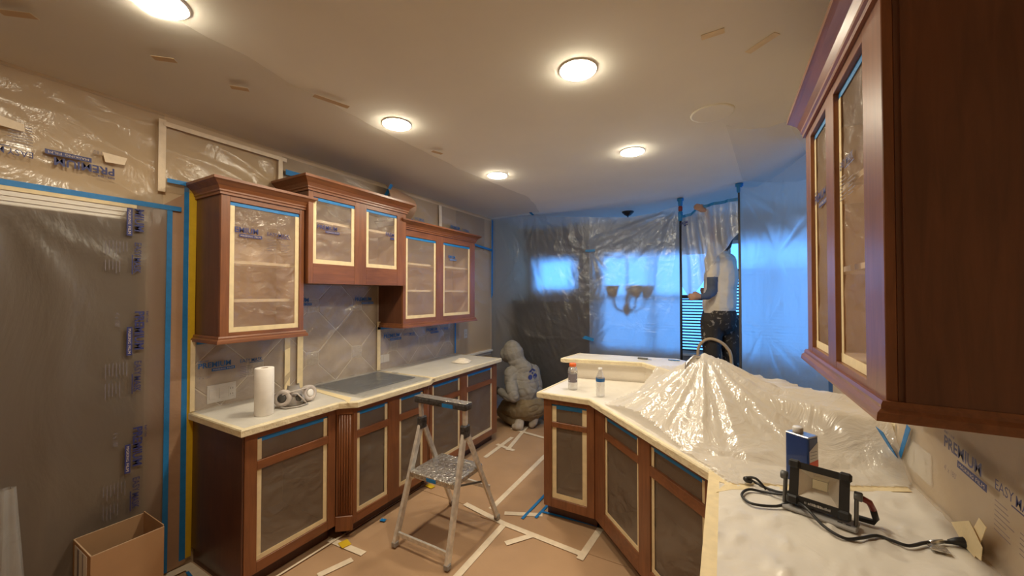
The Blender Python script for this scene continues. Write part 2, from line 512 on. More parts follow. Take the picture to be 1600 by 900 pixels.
for i in range(-3, 6):
    for j in range(-2, 3):
        for (oy, oz) in ((.5, 0), (0, .5)):
            cy, cz = y00 + (i + oy) * Ls, z00 + (j + oz) * Ls
            r = Ls / 2 - g
            poly = [(cy - r, cz), (cy, cz - r), (cy + r, cz), (cy, cz + r)]
            if oy:  # inserts left and right
                poly = clip(clip(poly, 0, cy - Ls / 2 + hw + g, False), 0, cy + Ls / 2 - hw - g, True)
            else:
                poly = clip(clip(poly, 1, cz - Ls / 2 + hw + g, False), 1, cz + Ls / 2 - hw - g, True)
            tile_poly(poly, 'tile', .0065)
        cy, cz = y00 + i * Ls, z00 + j * Ls
        tile_poly([(cy - hw, cz - hw), (cy + hw, cz - hw), (cy + hw, cz + hw), (cy - hw, cz + hw)], 'tile_insert', .0075)

# ================================================================== ceiling lights
lt = thing('ceiling_light', (-.603, 1.73, ZC), 'round flush ceiling light glowing warm white', 'ceiling light', 'round flush ceiling lights in two rows')
MB().lathe([(.092, 0), (.092, -.003), (.088, -.006), (.084, -.006)], (-.603, 1.73, ZC), 36).build('trim_ring', 'white_plastic', lt, True)
MB().lathe([(.084, -.005), (.083, -.009), (.06, -.015), (.03, -.018), (.002, -.019)], (-.603, 1.73, ZC), 32).build('lens', 'lamp_lens', lt, True)
lt['label'] = 'round flush ceiling light over the near end of the peninsula'
for x, y, lb_ in ((-1.805, .572, 'round flush ceiling light in front of the masked doorway'), (-1.80, 1.73, 'round flush ceiling light touching the edge of the ceiling film'),
                  (-1.784, 2.927, 'round flush ceiling light before the far two-opening wall cabinet'), (-.596, 2.933, 'round flush ceiling light over the drink bottles, beyond the ceiling speaker')):
    copy_tree(lt, None, (x, y, ZC))['label'] = lb_
sp = thing('ceiling_speaker', (-.053, 2.539, ZC), 'round in-ceiling speaker with flat pale grille and rim', 'speaker')
MB().lathe([(.118, 0), (.118, -.004), (.108, -.007), (.100, -.006)], (-.053, 2.539, ZC), 40).build('rim', 'ceiling', sp, True)
MB().lathe([(.100, -.004), (.05, -.0055), (.002, -.006)], (-.053, 2.539, ZC), 40).build('grille', 'speaker_grille', sp, True)

# ================================================================== cabinets
def wrinkle(seed, amp):
    r = random.Random(seed); cs = [(r.uniform(-1, 1), r.uniform(.4, 2.4), r.uniform(4, 14), r.uniform(0, 9)) for _ in range(4)]
    def f(u, v):
        s = 0
        for a, b, k, ph in cs:
            s += (abs(math.sin((u * b + v * a) * k + ph)) ** 6) * nz(u * 3 + ph, v * 3, seed)
        return amp * (s + .6 * nz(u * 2.2, v * 2.2, seed + 5))
    return f

def masked_opening(cab, F, u0, u1, z0, z1, kind, seed, shelves=(), pr=None, tw=.026, film_mat='film_opening', top='tape_blue', dd=.010, sides='tape_cream', depth=.3):
    """film taped across one opening of a face frame"""
    wv = wrinkle(seed, .006)
    nu, nv = 14, max(6, int(14 * (z1 - z0) / (u1 - u0)))
    def fn(a, b):
        e = min(1, 8 * min(a, 1 - a, b, 1 - b))
        return F(u0 + a * (u1 - u0), dd + .003 - wv(a * (u1 - u0) * 4, b * (z1 - z0) * 4) * e, z0 + b * (z1 - z0))
    fl = MB(F).grid(fn, nu, nv).build('film', film_mat, cab, True, recalculate=False)
    if kind == 'door':
        MB(F).box(u0, u1, dd - .001, dd + .001, z1 - tw * .85, z1).build('tape', top, cab)
        MB(F).box(u0, u0 + tw, dd - .002, dd, z0, z1 - tw * .85).build('tape', sides, cab)
        MB(F).box(u1 - tw, u1, dd - .002, dd, z0, z1 - tw * .85).build('tape', sides, cab)
        MB(F).box(u0, u1, dd - .003, dd - .001, z0, z0 + tw * 1.15).build('tape', sides, cab)
    elif kind == 'drawer':
        MB(F).box(u0, u1, dd - .001, dd + .001, z1 - tw, z1).build('tape', top, cab)
        MB(F).box(u0, u0 + tw, dd - .002, dd, z0, z1 - tw * .4).build('tape', sides, cab)
        MB(F).box(u1 - tw, u1, dd - .002, dd, z0, z1 - tw * .4).build('tape', sides, cab)
    else:   # lower door: no top tape
        MB(F).box(u0, u0 + tw, dd - .002, dd, z0, z1).build('tape', sides, cab)
        MB(F).box(u1 - tw, u1, dd - .002, dd, z0, z1).build('tape', sides, cab)
        MB(F).box(u0, u1, dd - .003, dd - .001, z0, z0 + tw * 1.1).build('tape', sides, cab)
    return fl

def cabinet(name, label, F, Wd, z0, z1, depth, cols, cat='cabinet', crown=None, rail=False, toe=0, side='wood_side_shade', interior='interior', film_mat='film_opening', stile='wood', seed=0, tw=.026, shelf_mat='shelf_edge', dd=.010, fold=True):
    """cols: list of (u0, u1, [(z0, z1, kind, [shelf heights])...]) openings in the face frame"""
    cab = thing(name, F(Wd / 2, depth / 2, 0 if toe else z0), label, cat)
    ft, th = .02, .016
    body = MB(F)
    body.box(0, th, ft, depth, z0, z1).box(Wd - th, Wd, ft, depth, z0, z1)
    body.box(th, Wd - th, ft, depth, z0, z0 + th).box(th, Wd - th, ft, depth, z1 - th, z1)
    body.box(th, Wd - th, depth - .008, depth, z0 + th, z1 - th)
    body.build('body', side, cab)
    MB(F).box(th, Wd - th, depth - .012, depth - .0085, z0 + th, z1 - th).box(th, th + .003, ft, depth - .012, z0 + th, z1 - th).box(Wd - th - .003, Wd - th, ft, depth - .012, z0 + th, z1 - th).box(th + .003, Wd - th - .003, ft, depth - .012, z0 + th, z0 + th + .003).build('lining', interior, cab)
    # face frame
    us = [0] + [q for c in cols for q in c[:2]] + [Wd]
    for i in range(0, len(us), 2):
        MB(F).box(us[i], us[i + 1], 0, ft, z0, z1).build('stile', stile, cab, bevel=.0015)
    sd = seed
    for u0, u1, ops in cols:
        ops = sorted(ops, key=lambda q: q[0])
        zz = [z0] + [q for o in ops for q in o[:2]] + [z1]
        for i in range(0, len(zz), 2):
            MB(F).box(u0, u1, .0005, ft, zz[i], zz[i + 1]).build('rail', 'wood_horizontal' if abs(F.U.y) > .5 else stile, cab, bevel=.0012)
        if len(cols) > 1:
            pass
        for (a, b, kind, shelves) in ops:
            sd += 1
            masked_opening(cab, F, u0 + .001, u1 - .001, a + .001, b - .001, kind, sd, film_mat=film_mat, tw=tw, dd=dd)
            for zsh in shelves:
                MB(F).box(th + .003 if len(cols) == 1 else max(th + .003, u0 - .03), min(Wd - th - .003, u1 + .03), .055, depth - .013, zsh - .009, zsh + .009).build('shelf', shelf_mat, cab)
    if crown:
        zc0, zc1, out = crown
        H = zc1 - zc0
        prof = [(0, zc0), (.010, zc0), (.010, zc0 + .14 * H), (.016, zc0 + .2 * H), (.016, zc0 + .30 * H), (out * .45, zc0 + .52 * H), (out * .8, zc0 + .74 * H), (out * .92, zc0 + .80 * H), (out, zc0 + .83 * H), (out, zc1), (0, zc1)]
        MB(F).sweep([(0, depth), (0, 0), (Wd, 0), (Wd, depth)], prof).build('crown_moulding', 'wood_horizontal', cab)
    if rail:
        prof = [(0, z0 + .012), (.008, z0 + .012), (.012, z0 + .004), (.012, z0 - .004), (.02, z0 - .012), (.022, z0 - .024), (.022, z0 - .03), (-.012, z0 - .03), (-.012, z0)]
        MB(F).sweep([(0, depth), (0, 0), (Wd, 0), (Wd, depth)], prof).build('light_rail', 'wood_horizontal', cab)
    if toe:
        MB(F).box(.002, Wd - .002, .07, depth, 0, z0).build('toe_kick', 'wood_toe_and_shade', cab)
    return cab

# ---- wall cabinets on the left wall
c1F = Frame((-2.58, 1.112, 0)); d1 = 2.58 - 2.9
c1 = cabinet('wall_cabinet', 'single-opening wall cabinet standing beside the yellow tape, film printed across it', c1F, .508, 1.40, 2.275, .318,
             [(.048, .475, [(1.432, 2.222, 'door', [1.862, 1.622])])], crown=(2.255, 2.345, .062), rail=True, seed=11, interior='interior')
film_print(c1, c1F(.095 - .068, .003, 2.040), (0, 1, 0), (0, 0, 1), .034, 'EMIUM', size=False)
c2F = Frame((-2.54, 1.625, 0))
c2 = cabinet('wall_cabinet', 'short wall cabinet over the cooktop with two film-covered openings', c2F, .935, 1.738, 2.415, .358,
             [(.036, .385, [(1.882, 2.358, 'door', [2.198])]), (.495, .83, [(1.882, 2.360, 'door', [2.20])])], crown=(2.395, 2.492, .062), seed=31)
film_print(c2, c2F(.07, .004, 2.135), (0, 1, 0), (0, 0, 1), .030, 'PREMIUM', easy=False, size=False)
film_print(c2, c2F(.70, .004, 2.165), (0, 1, 0), (0, 0, 1), .032, 'PREM', easy=False, size=False)
c3F = Frame((-2.575, 2.562, 0))
c3 = cabinet('wall_cabinet', 'two-opening wall cabinet with shelves, last one before the plastic curtain', c3F, 1.15, 1.378, 2.285, .323,
             [(.036, .46, [(1.43, 2.207, 'door', [1.955, 1.695])]), (.575, 1.055, [(1.43, 2.207, 'door', [1.955, 1.695])])], crown=(2.268, 2.352, .06), rail=True, seed=51)
film_print(c3, c3F(.62, .004, 2.05), (0, 1, 0), (0, 0, 1), .03, 'EMIUM', easy=False, size=False, mat='print_blue')

# ---- base cabinets on the left wall
def ops(lo=.160, mid=.672, dl=.722, dh=.852): return [(lo, mid, 'low', []), (dl, dh, 'drawer', [])]
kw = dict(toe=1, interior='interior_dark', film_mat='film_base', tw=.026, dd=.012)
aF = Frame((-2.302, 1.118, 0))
ba = cabinet('base_cabinet', 'wide base cabinet at the near end of the long counter, side panel showing with shade in its colour', aF, .56, .10, .888, .59, [(.066, .504, ops())], side='wood_toe_and_shade', seed=71, **kw)
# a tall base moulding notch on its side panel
MB(aF).box(-.012, -.0005, .004, .59, .10, .888).build('side_panel', 'wood_toe_and_shade', ba, bevel=.002)  # shade on this side is put into its wood colour
bF = Frame((-2.215, 1.752, 0))
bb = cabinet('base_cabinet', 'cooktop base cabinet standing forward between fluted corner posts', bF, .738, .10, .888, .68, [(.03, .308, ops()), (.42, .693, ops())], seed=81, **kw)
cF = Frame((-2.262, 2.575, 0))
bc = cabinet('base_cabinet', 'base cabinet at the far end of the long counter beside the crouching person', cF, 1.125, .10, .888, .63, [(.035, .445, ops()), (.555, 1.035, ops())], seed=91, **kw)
# fluted angled corner posts
def post(a, b, label):
    a, b = Vector((*a, 0)), Vector((*b, 0)); U = (b - a); L = U.length; U.normalize(); N = Vector((U.y, -U.x, 0))
    F = Frame(a, U, N)
    pt = thing('corner_post', F(L / 2, .02, .06), label, 'corner post')
    MB(F).box(.001, L - .001, .006, .02, .06, .888).build('post_core', 'wood', pt)
    n = 5
    for k in range(n):
        u = L * (.12 + .76 * (k + .5) / n)
        MB(F).tube([F(u, .006, .17), F(u, .006, .84)], L * .07, 8).build('reeding', 'wood', pt, True)
    MB(F).box(-.001, L + .001, -.006, .006, .06, .16).build('plinth_block', 'wood', pt, bevel=.003)
    MB(F).box(-.001, L + .001, -.004, .006, .845, .888).build('cap_block', 'wood', pt, bevel=.003)
post((-2.302, 1.680), (-2.217, 1.750), 'fluted angled corner post between the wide base cabinet and the cooktop cabinet')
post((-2.217, 2.492), (-2.262, 2.573), 'fluted angled corner post after the cooktop cabinet, half hidden by the stepladder')

# ---- the long worktop
zt = .930
poly = [(XW + .001, 1.085), (-2.268, 1.085), (-2.268, 1.675), (-2.18, 1.755), (-2.18, 2.49), (-2.226, 2.575), (-2.226, 3.735), (XW + .001, 3.735)]
wt = thing('worktop', (-2.55, 2.4, .89), 'long worktop along the tiled wall under pale plastic with taped edges', 'worktop')
MB().prism(poly, .8885, zt).build('slab', 'cover_grey', wt, bevel=.006, seg=2)
def edge_tape(parent, path, z, w=.022, drop=.036, mat='cover_edge'):
    mb = MB()
    prof = [(.004, z - drop), (.005, z - .004), (.001, z + .0025), (-w, z + .0025), (-w, z + .0012), (-.001, z + .0008), (.001, z - .004), (.001, z - drop)]
    mb.sweep(path, prof); mb.build('tape', mat, parent)
edge_tape(wt, [(XW + .02, 1.085), (-2.268, 1.085), (-2.268, 1.675)], zt)
edge_tape(wt, [(-2.268, 1.675), (-2.18, 1.755), (-2.18, 2.49), (-2.226, 2.575)], zt, .024)
edge_tape(wt, [(-2.226, 2.575), (-2.226, 3.735), (XW + .02, 3.735)], zt, .006)
for q in ([(-2.80, 1.80), (-2.77, 1.84), (-2.30, 1.80), (-2.20, 1.70), (-2.30, 1.74)], [(-2.85, 2.53), (-2.82, 2.57), (-2.2, 2.59), (-2.2, 2.55)]):
    MB().prism(q, zt + .0008, zt + .0028).build('tape', 'tape_cream', wt)
ck = thing('cooktop', (-2.6, 2.2, zt), 'dark glass cooktop under wrinkled clear film', 'cooktop')
MB().box(-2.83, -2.36, 1.875, 2.50, zt + .0015, zt + .008).build('glass_top', 'cooktop_glass', ck, bevel=.003)
wv = wrinkle(5, .012)
MB().grid(lambda a, b: (-2.87 + a * .66, 1.83 + b * .70, zt + .012 + max(0, wv(a * 3, b * 3)) * 1.1), 40, 40).build('film', 'film_cook', ck, True, recalculate=False)

# ---- peninsula
pF = Frame((-1.182, 2.605, 0), (1, 0, 0), (0, -1, 0))
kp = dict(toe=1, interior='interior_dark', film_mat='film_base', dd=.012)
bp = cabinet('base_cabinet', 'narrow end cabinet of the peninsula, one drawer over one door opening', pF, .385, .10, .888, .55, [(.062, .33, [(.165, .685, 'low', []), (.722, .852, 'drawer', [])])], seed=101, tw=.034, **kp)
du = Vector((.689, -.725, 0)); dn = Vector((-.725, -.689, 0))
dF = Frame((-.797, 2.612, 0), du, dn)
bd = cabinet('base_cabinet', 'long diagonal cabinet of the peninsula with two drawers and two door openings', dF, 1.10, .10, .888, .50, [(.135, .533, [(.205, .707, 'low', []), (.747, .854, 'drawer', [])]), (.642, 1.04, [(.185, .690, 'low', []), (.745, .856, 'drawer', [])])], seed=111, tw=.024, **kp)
bg_ = thing('base_cabinet', (.3, 1.2, 0), 'base cabinet under the near worktop that carries the work light', 'cabinet')
MB().box(-.02, XR - .002, .72, 1.72, .10, .888).build('body', 'wood', bg_)
MB().box(.05, XR - .002, .74, 1.72, 0, .10).build('toe_kick', 'wood_toe_and_shade', bg_)

pw = thing('worktop', (-.3, 2.2, .89), 'angled peninsula worktop masked in white plastic with yellow taped rim', 'worktop')
pp = [(-1.222, 2.580), (-.825, 2.580), (-.055, 1.772), (-.055, .70), (XR - .001, .70), (XR - .001, 2.30), (.20, 2.46), (-.575, 3.29), (-1.19, 3.19)]
MB().prism(pp, .8885, zt).build('slab', 'cover', pw, bevel=.006, seg=2)
edge_tape(pw, [(-1.19, 3.15), (-1.222, 2.580), (-.825, 2.580), (-.055, 1.772)], zt, .018)
MB().prism([(-.060, 1.80), (-.060, .70), (-.020, .70), (-.022, 1.70), (.02, 1.69)], zt + .0005, zt + .0022).build('tape', 'tape_cream', pw)
MB().box(-.0605, -.0555, .70, 1.775, .885, zt + .002).build('tape', 'tape_cream', pw)
MB().prism([(-.03, 1.60), (.02, 1.65), (.60, 1.955), (.60, 1.995), (.0, 1.70)], zt + .0024, zt + .0042).build('tape', 'tape_cream', pw)
# foreground film sheet
wv2 = wrinkle(77, .010)
MB().grid(lambda a, b: (-.022 + a * .655, .72 + b * .95 + a * .29 * b, zt + .0035 + max(0, wv2(a * 3, b * 4.5))), 50, 60).build('film_cover', 'cover', pw, True, recalculate=False)

# knee wall and raised bar
kn = [(-1.19, 3.20), (-.575, 3.305), (.215, 2.475), (XR - .002, 2.315), (XR - .002, 2.45), (.27, 2.58), (-.52, 3.42), (-1.17, 3.31)]
kw_ = thing('knee_wall', (-.3, 2.9, 0), 'low knee wall behind the peninsula wrapped in clear film', 'low wall')
MB().prism(kn, 0, 1.062).build('core', 'cover', kw_)
bt = thing('bar_top', (-.3, 3.1, 1.06), 'raised bar counter masked white with yellow taped edge', 'bar counter')
bpoly = [(-1.25, 3.13), (-.59, 3.255), (.195, 2.41), (XR - .002, 2.245), (XR - .002, 2.76), (.40, 2.85), (-.36, 3.60), (-1.205, 3.49)]
MB().prism(bpoly, 1.0625, 1.10).build('slab', 'cover', bt, bevel=.006, seg=2)
edge_tape(bt, [(-1.205, 3.49), (-1.25, 3.13), (-.59, 3.255), (.195, 2.41), (XR - .004, 2.245)], 1.10, .014, .03)

# ---- tent of clear film over the tap, running up over the bar
AP = Vector((-.108, 2.60, 1.302))
def inside(poly, x, y):
    c = False
    for i in range(len(poly)):
        x0, y0 = poly[i - 1]; x1, y1 = poly[i]
        if (y0 > y) != (y1 > y) and x < (x1 - x0) * (y - y0) / (y1 - y0) + x0: c = not c
    return c
def seg_d(px, py, a, b):
    vx, vy = b[0] - a[0], b[1] - a[1]; t = max(0, min(1, ((px - a[0]) * vx + (py - a[1]) * vy) / (vx * vx + vy * vy)))
    return math.hypot(px - a[0] - t * vx, py - a[1] - t * vy)
tent_poly = [(-.70, 2.50), (-.06, 1.80), (.02, 1.68), (.61, 1.985), (XR - .006, 2.05), (XR - .006, 2.72), (.39, 2.82), (-.10, 3.30), (-.42, 3.18), (-.60, 2.95)]
def tent_h(x, y):
    d = math.hypot(x - AP.x, y - AP.y); th = math.atan2(y - AP.y, x - AP.x)
    # distance to bar front edge, film rises over the bar
    if inside(bpoly, x, y): base = 1.104
    else:
        e = min(seg_d(x, y, bpoly[i], bpoly[i + 1]) for i in range(3))
        base = .936 + .168 * max(0, 1 - e / .20) ** 1.3 if not (e > .2) else .936
    R = .52 + .13 * max(0, math.cos(th + 1.6)) + .26 * max(0, math.cos(th - .2)) 
    t = max(0, 1 - d / R)
    cone = .936 + (AP.z - .936) * (t ** 1.18)
    k = 9
    fold = (abs(math.sin(k * th + 1.3 * nz(th * 2, d * 2))) ** 3) * .020 * min(1, d / .12) * min(1, t * 3) + (abs(math.sin(23 * th + 2 * nz(th * 3, 0, 4))) ** 4) * .008 * min(1, d / .1) * min(1, t * 4)
    h = max(base, cone)
    h = h + .02 * math.exp(-((base - cone) / .04) ** 2) * .5 if t > 0 else h
    cre = max(0, nz(x * 9 + 3 * nz(x * 3, y * 3), y * 9, 2)) * .014 + abs(nz(x * 22, y * 22, 7)) * .006
    return h + fold + cre
def tent():
    st = .0125; x0, y0 = -.72, 1.66; nx, ny = int(1.37 / st), int(1.66 / st)
    idx = {}; vs = []; fs = []
    for j in range(ny):
        for i in range(nx):
            x, y = x0 + i * st, y0 + j * st
            if inside(tent_poly, x, y):
                idx[(i, j)] = len(vs); vs.append((x, y, tent_h(x, y)))
    for j in range(ny):
        for i in range(nx):
            q = [(i, j), (i + 1, j), (i + 1, j + 1), (i, j + 1)]
            if all(k in idx for k in q): fs.append(tuple(idx[k] for k in q))
    mb = MB(); mb.add(vs, fs); return mb
tn = tent().build('plastic_sheet', 'film_tent', None, True, recalculate=False, origin=(-.1, 2.5, .93))
props(tn, 'tent of shiny clear plastic pulled up to a peak over the hidden tap', 'plastic sheet')
tp = thing('kitchen_tap', (-.13, 2.62, zt), 'upright kitchen tap standing hidden under the plastic tent peak', 'tap')
MB().lathe([(.028, 0), (.028, .012), (.016, .02), (.014, .2)], (-.108, 2.60, zt), 16).build('base', 'silver', tp, True)
MB().tube([(-.108, 2.60, 1.12), (-.108, 2.60, 1.24), (-.125, 2.585, 1.28), (-.16, 2.55, 1.285), (-.195, 2.515, 1.25), (-.205, 2.505, 1.17)], .012, 12).build('spout', 'silver', tp, True)

# ---- wall cabinet on the right wall
rF = Frame((.31, 2.022, 0), (0, -1, 0), (-1, 0, 0))
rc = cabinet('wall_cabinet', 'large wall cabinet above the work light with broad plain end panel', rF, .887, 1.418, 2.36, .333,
             [(.09, .357, [(1.45, 2.305, 'door', [1.75, 2.03])]), (.46, .755, [(1.45, 2.305, 'door', [1.75, 2.03])])], crown=(2.335, 2.44, .058), rail=True, seed=131, dd=.016, tw=.024, side='wood_side_shade')
MB(rF).box(.888, .893, .03, .332, 1.43, 2.345).build('end_panel', 'wood_side_shade', rc)  # coloured darker than the face to stand for shade
film_print(rc, rF(.10, .012, 2.02), (0, -1, 0), (0, 0, 1), .034, 'PREMIUM', easy=False, size=False)
film_print(rc, rF(.475 - .235, .012, 2.05), (0, -1, 0), (0, 0, 1), .034, 'PREMIUM', easy=True, first=False, size=False)

# ================================================================== films and tapes on the left wall
def sheet(name, label, fn, nu, nv, mat, origin, cat='plastic film', parent=None):
    o = MB().grid(fn, nu, nv).build(name, mat, parent, True, recalculate=False, origin=None if parent else origin)
    if parent is None: props(o, label, cat)
    return o
def fold_door(y, z):
    r = math.hypot(y - .35, z - 2.2); th = math.atan2(z - 2.2, y - .35)
    return .014 * abs(math.sin(7 * th + nz(y, z))) ** 4 * math.exp(-r / .8) + .012 * nz(y * 3, z * .8, 3) + .01 * abs(math.sin(9 * y + .5 * nz(z, y))) ** 8
def E2(y0, y1, z0, z1, x, fn):
    return lambda a, b: (x + fn(y0 + a * (y1 - y0), z0 + b * (z1 - z0)) * min(1, 10 * min(a, 1 - a, b, 1 - b) + .05), y0 + a * (y1 - y0), z0 + b * (z1 - z0))
f1 = sheet('masking_film', 'clear film hanging over the left doorway with legend printed down its edge', lambda a, b: (lambda q: (q[0], q[1], .012 + b * (2.066 + .087 * max(0, min(1, (q[1] - .76) / .06)))))(E2(-.40, .965, .012, 2.165, XW + .026, fold_door)(a, b)), 60, 90, 'film_door', (XW + .03, .3, 0))
nX = (1, 0, 0)
film_print(f1, (XW + .048, .815, 2.225), (0, 0, -1), (0, 1, 0), .040, 'MIUM')
for zz in (1.567, .925):
    film_print(f1, (XW + .048, .822, zz), (0, 0, -1), (0, 1, 0), .040)
strip(f1, [(XW + .028, -.45, 2.162), (XW + .028, 1.030, 2.162), (XW + .028, 1.030, 2.190), (XW + .028, -.45, 2.190)], nX, 'tape_blue')
strip(f1, [(XW + .027, -.45, 2.142), (XW + .027, .83, 2.142), (XW + .027, .83, 2.166), (XW + .027, -.45, 2.166)], nX, 'tape_cream')
strip(f1, [(XW + .030, .958, .03), (XW + .030, .984, .03), (XW + .030, .987, 2.16), (XW + .030, .962, 2.16)], nX, 'tape_blue')
kr = MB().slab([(XW + .012, .89, .02), (XW + .012, 1.075, .02), (XW + .012, 1.075, 2.30), (XW + .012, .89, 2.14)], nX, .002).build('paper_strip', 'kraft_wall', None, origin=(XW + .012, .98, .02))
props(kr, 'upright brown paper strip between the blue tapes beside the doorway', 'masking paper')
strip(kr, [(XW + .0145, 1.045, .05), (XW + .0145, 1.075, .05), (XW + .0145, 1.072, 2.34), (XW + .0145, 1.048, 2.34)], nX, 'tape_blue')
strip(kr, [(XW + .013, 1.072, .05), (XW + .013, 1.105, .05), (XW + .013, 1.112, 2.31), (XW + .013, 1.070, 2.33)], nX, 'tape_yellow')
fw = lambda y, z: .016 * nz(y * 2.5, z * 3, 9) + .018 * abs(nz(y * 5 + z * 4, z * 6, 2)) + .012 * abs(math.sin(14 * (z + .5 * y) + 3 * nz(y * 2, z * 2))) ** 8
f2 = sheet('masking_film', 'wrinkled film over the wall above the doorway, legend printed upside down', E2(-.40, .95, 2.185, 2.722, XW + .008, fw), 70, 34, 'film_wall', (XW, .3, 2.2))
film_print(f2, (XW + .034, .736, 2.338), (0, -1, 0), (0, .03, -1), .040)
strip(f2, [(XW + .036, .70, 2.365), (XW + .036, .775, 2.370), (XW + .036, .785, 2.41), (XW + .036, .69, 2.415)], nX, 'tape_pale')
strip(f2, [(XW + .036, .36, 2.43), (XW + .036, .435, 2.425), (XW + .036, .43, 2.46), (XW + .036, .36, 2.475)], nX, 'tape_pale')
f3 = sheet('masking_film', 'brown lined film framed by cream tape above the first wall cabinet', E2(.955, 1.60, 2.27, 2.67, XW + .006, fw), 36, 24, 'film_wall', (XW, 1.3, 2.3))
strip(f3, [(XW + .03, .918, 2.265), (XW + .03, .952, 2.265), (XW + .03, .952, 2.69), (XW + .03, .918, 2.69)], nX, 'tape_pale')
strip(f3, [(XW + .031, .94, 2.655), (XW + .031, 1.66, 2.655), (XW + .031, 1.66, 2.682), (XW + .031, .94, 2.682)], nX, 'tape_pale')
strip(f3, [(XW + .03, 1.60, 2.36), (XW + .03, 1.635, 2.36), (XW + .03, 1.63, 2.66), (XW + .03, 1.60, 2.66)], nX, 'tape_pale')
strip(f3, [(XW + .03, .96, 2.325), (XW + .03, 1.12, 2.325), (XW + .03, 1.12, 2.350), (XW + .03, .96, 2.350)], nX, 'tape_blue')
f4 = sheet('masking_film', 'film with faint blue legends between the wall cabinet tops and ceiling', E2(1.64, 4.40, 2.26, 2.70, XW + .006, fw), 110, 22, 'film_splash', (XW, 3, 2.3))
for yy in (1.90, 2.78, 3.62):
    film_print(f4, (XW + .036, yy, 2.54 if yy < 2.5 else 2.46), (0, 1, 0), (0, 0, 1), .034, mat='print_blue', lines=False, size=False)
strip(f4, [(XW + .03, 3.42, 2.33), (XW + .03, 3.47, 2.33), (XW + .03, 3.46, 2.69), (XW + .03, 3.41, 2.69)], nX, 'tape_pale')
strip(f4, [(XW + .035, 1.65, 2.56), (XW + .035, 1.80, 2.56), (XW + .035, 1.80, 2.60), (XW + .035, 1.65, 2.60)], nX, 'tape_blue')
pr = MB().grid(lambda a, b: (XW + .05 + .10 * math.sin(b * math.pi * .9) + .01 * nz(a * 3, b * 3), 2.56 + a * .36, 2.47 + b * .24 - .05 * a * a), 14, 10).build('paper_flap', 'kraft_wall', None, True, recalculate=False, origin=(XW + .06, 2.7, 2.5))
props(pr, 'curled flap of brown paper above the middle wall cabinets', 'masking paper')
strip(pr, [(XW + .04, 2.53, 2.52), (XW + .04, 2.56, 2.50), (XW + .15, 2.60, 2.70), (XW + .15, 2.57, 2.71)], (.3, -.9, 0), 'tape_blue')

# backsplash films
fsp = lambda y, z: .007 * nz(y * 5, z * 5, 4) + .012 * abs(math.sin(11 * (z - .7 * y) + 2 * nz(y * 3, z * 3))) ** 10
s1 = sheet('masking_film', 'film with bright blue legend on the tiles above the switch plate', E2(1.085, 1.76, .938, 1.385, XW + .022, fsp), 36, 26, 'film_splash', (XW, 1.4, .94))
film_print(s1, (XW + .040, 1.120, 1.195), (0, 1, 0), (0, 0, 1), .034, mat='print_blue')
strip(s1, [(XW + .030, 1.115, 1.348), (XW + .030, 1.74, 1.348), (XW + .030, 1.74, 1.374), (XW + .030, 1.115, 1.374)], nX, 'tape_blue')
strip(s1, [(XW + .030, 1.755, .938), (XW + .030, 1.80, .938), (XW + .030, 1.80, 1.38), (XW + .030, 1.755, 1.38)], nX, 'tape_cream')
strip(s1, [(XW + .028, 1.66, .938), (XW + .028, 1.70, .938), (XW + .028, 1.70, 1.36), (XW + .028, 1.66, 1.36)], nX, 'tape_cream')
strip(s1, [(XW + .030, 1.083, .938), (XW + .030, 1.108, .938), (XW + .030, 1.108, 1.38), (XW + .030, 1.083, 1.38)], nX, 'tape_cream')
s2 = sheet('masking_film', 'film over the diagonal tiles behind the cooktop', E2(1.80, 2.535, .938, 1.735, XW + .020, fsp), 40, 44, 'film_splash', (XW, 2.2, .94))
for yy in (1.66, 2.27):
    film_print(s2, (XW + .036, yy, 1.60), (0, 1, 0), (0, 0, 1), .034, mat='print_blue', lines=False, size=False, easy=False)
strip(s2, [(XW + .030, 2.525, .938), (XW + .030, 2.565, .938), (XW + .030, 2.565, 1.40), (XW + .030, 2.525, 1.40)], nX, 'tape_cream')
s3 = sheet('masking_film', 'film with blurred blue legend on the splashback under the far wall cabinet', E2(2.56, 3.72, .938, 1.34, XW + .022, fsp), 50, 24, 'film_splash', (XW, 3, .94))
film_print(s3, (XW + .036, 2.60, 1.235), (0, 1, 0), (0, 0, 1), .038, mat='print_blue', lines=False, size=False)
film_print(s3, (XW + .036, 3.2, 1.25), (0, 1, 0), (0, 0, 1), .034, mat='print_blue', lines=False, size=False)
strip(s3, [(XW + .030, 2.53, 1.325), (XW + .030, 3.72, 1.325), (XW + .030, 3.72, 1.349), (XW + .030, 2.53, 1.349)], nX, 'tape_blue')
strip(s3, [(XW + .030, 3.71, .94), (XW + .030, 3.735, .94), (XW + .030, 3.735, 1.34), (XW + .030, 3.71, 1.34)], nX, 'tape_blue')

# switch plates and outlets
def plate(y, z, wd, ht, label, gangs, x=XW + .0105, fr=None):
    F = fr or Frame((x, y, z), (0, 1, 0), (1, 0, 0))
    t = thing('wall_plate', F(wd / 2, 0, 0), label, 'switch plate')
    MB(F).box(0, wd, -.006, 0, 0, ht).build('plate', 'white_plastic', t, bevel=.002)
    gw = wd / len(gangs)
    for k, gk in enumerate(gangs):
        u = gw * (k + .5)
        MB(F).box(u - .017, u + .017, -.009, -.006, ht / 2 - .034, ht / 2 + .034).build('rocker' if gk == 's' else 'socket', 'white_plastic', t, bevel=.0015)
        if gk == 'o':
            for dz in (-.018, .018):
                MB(F).box(u - .008, u - .005, -.0095, -.0085, ht / 2 + dz - .005, ht / 2 + dz + .006).box(u + .005, u + .008, -.0095, -.0085, ht / 2 + dz - .005, ht / 2 + dz + .006).build('slot', 'black_plastic', t)
plate(1.178, .960, .165, .115, 'white triple plate of two switches and a socket on the tiled wall', 'sso')
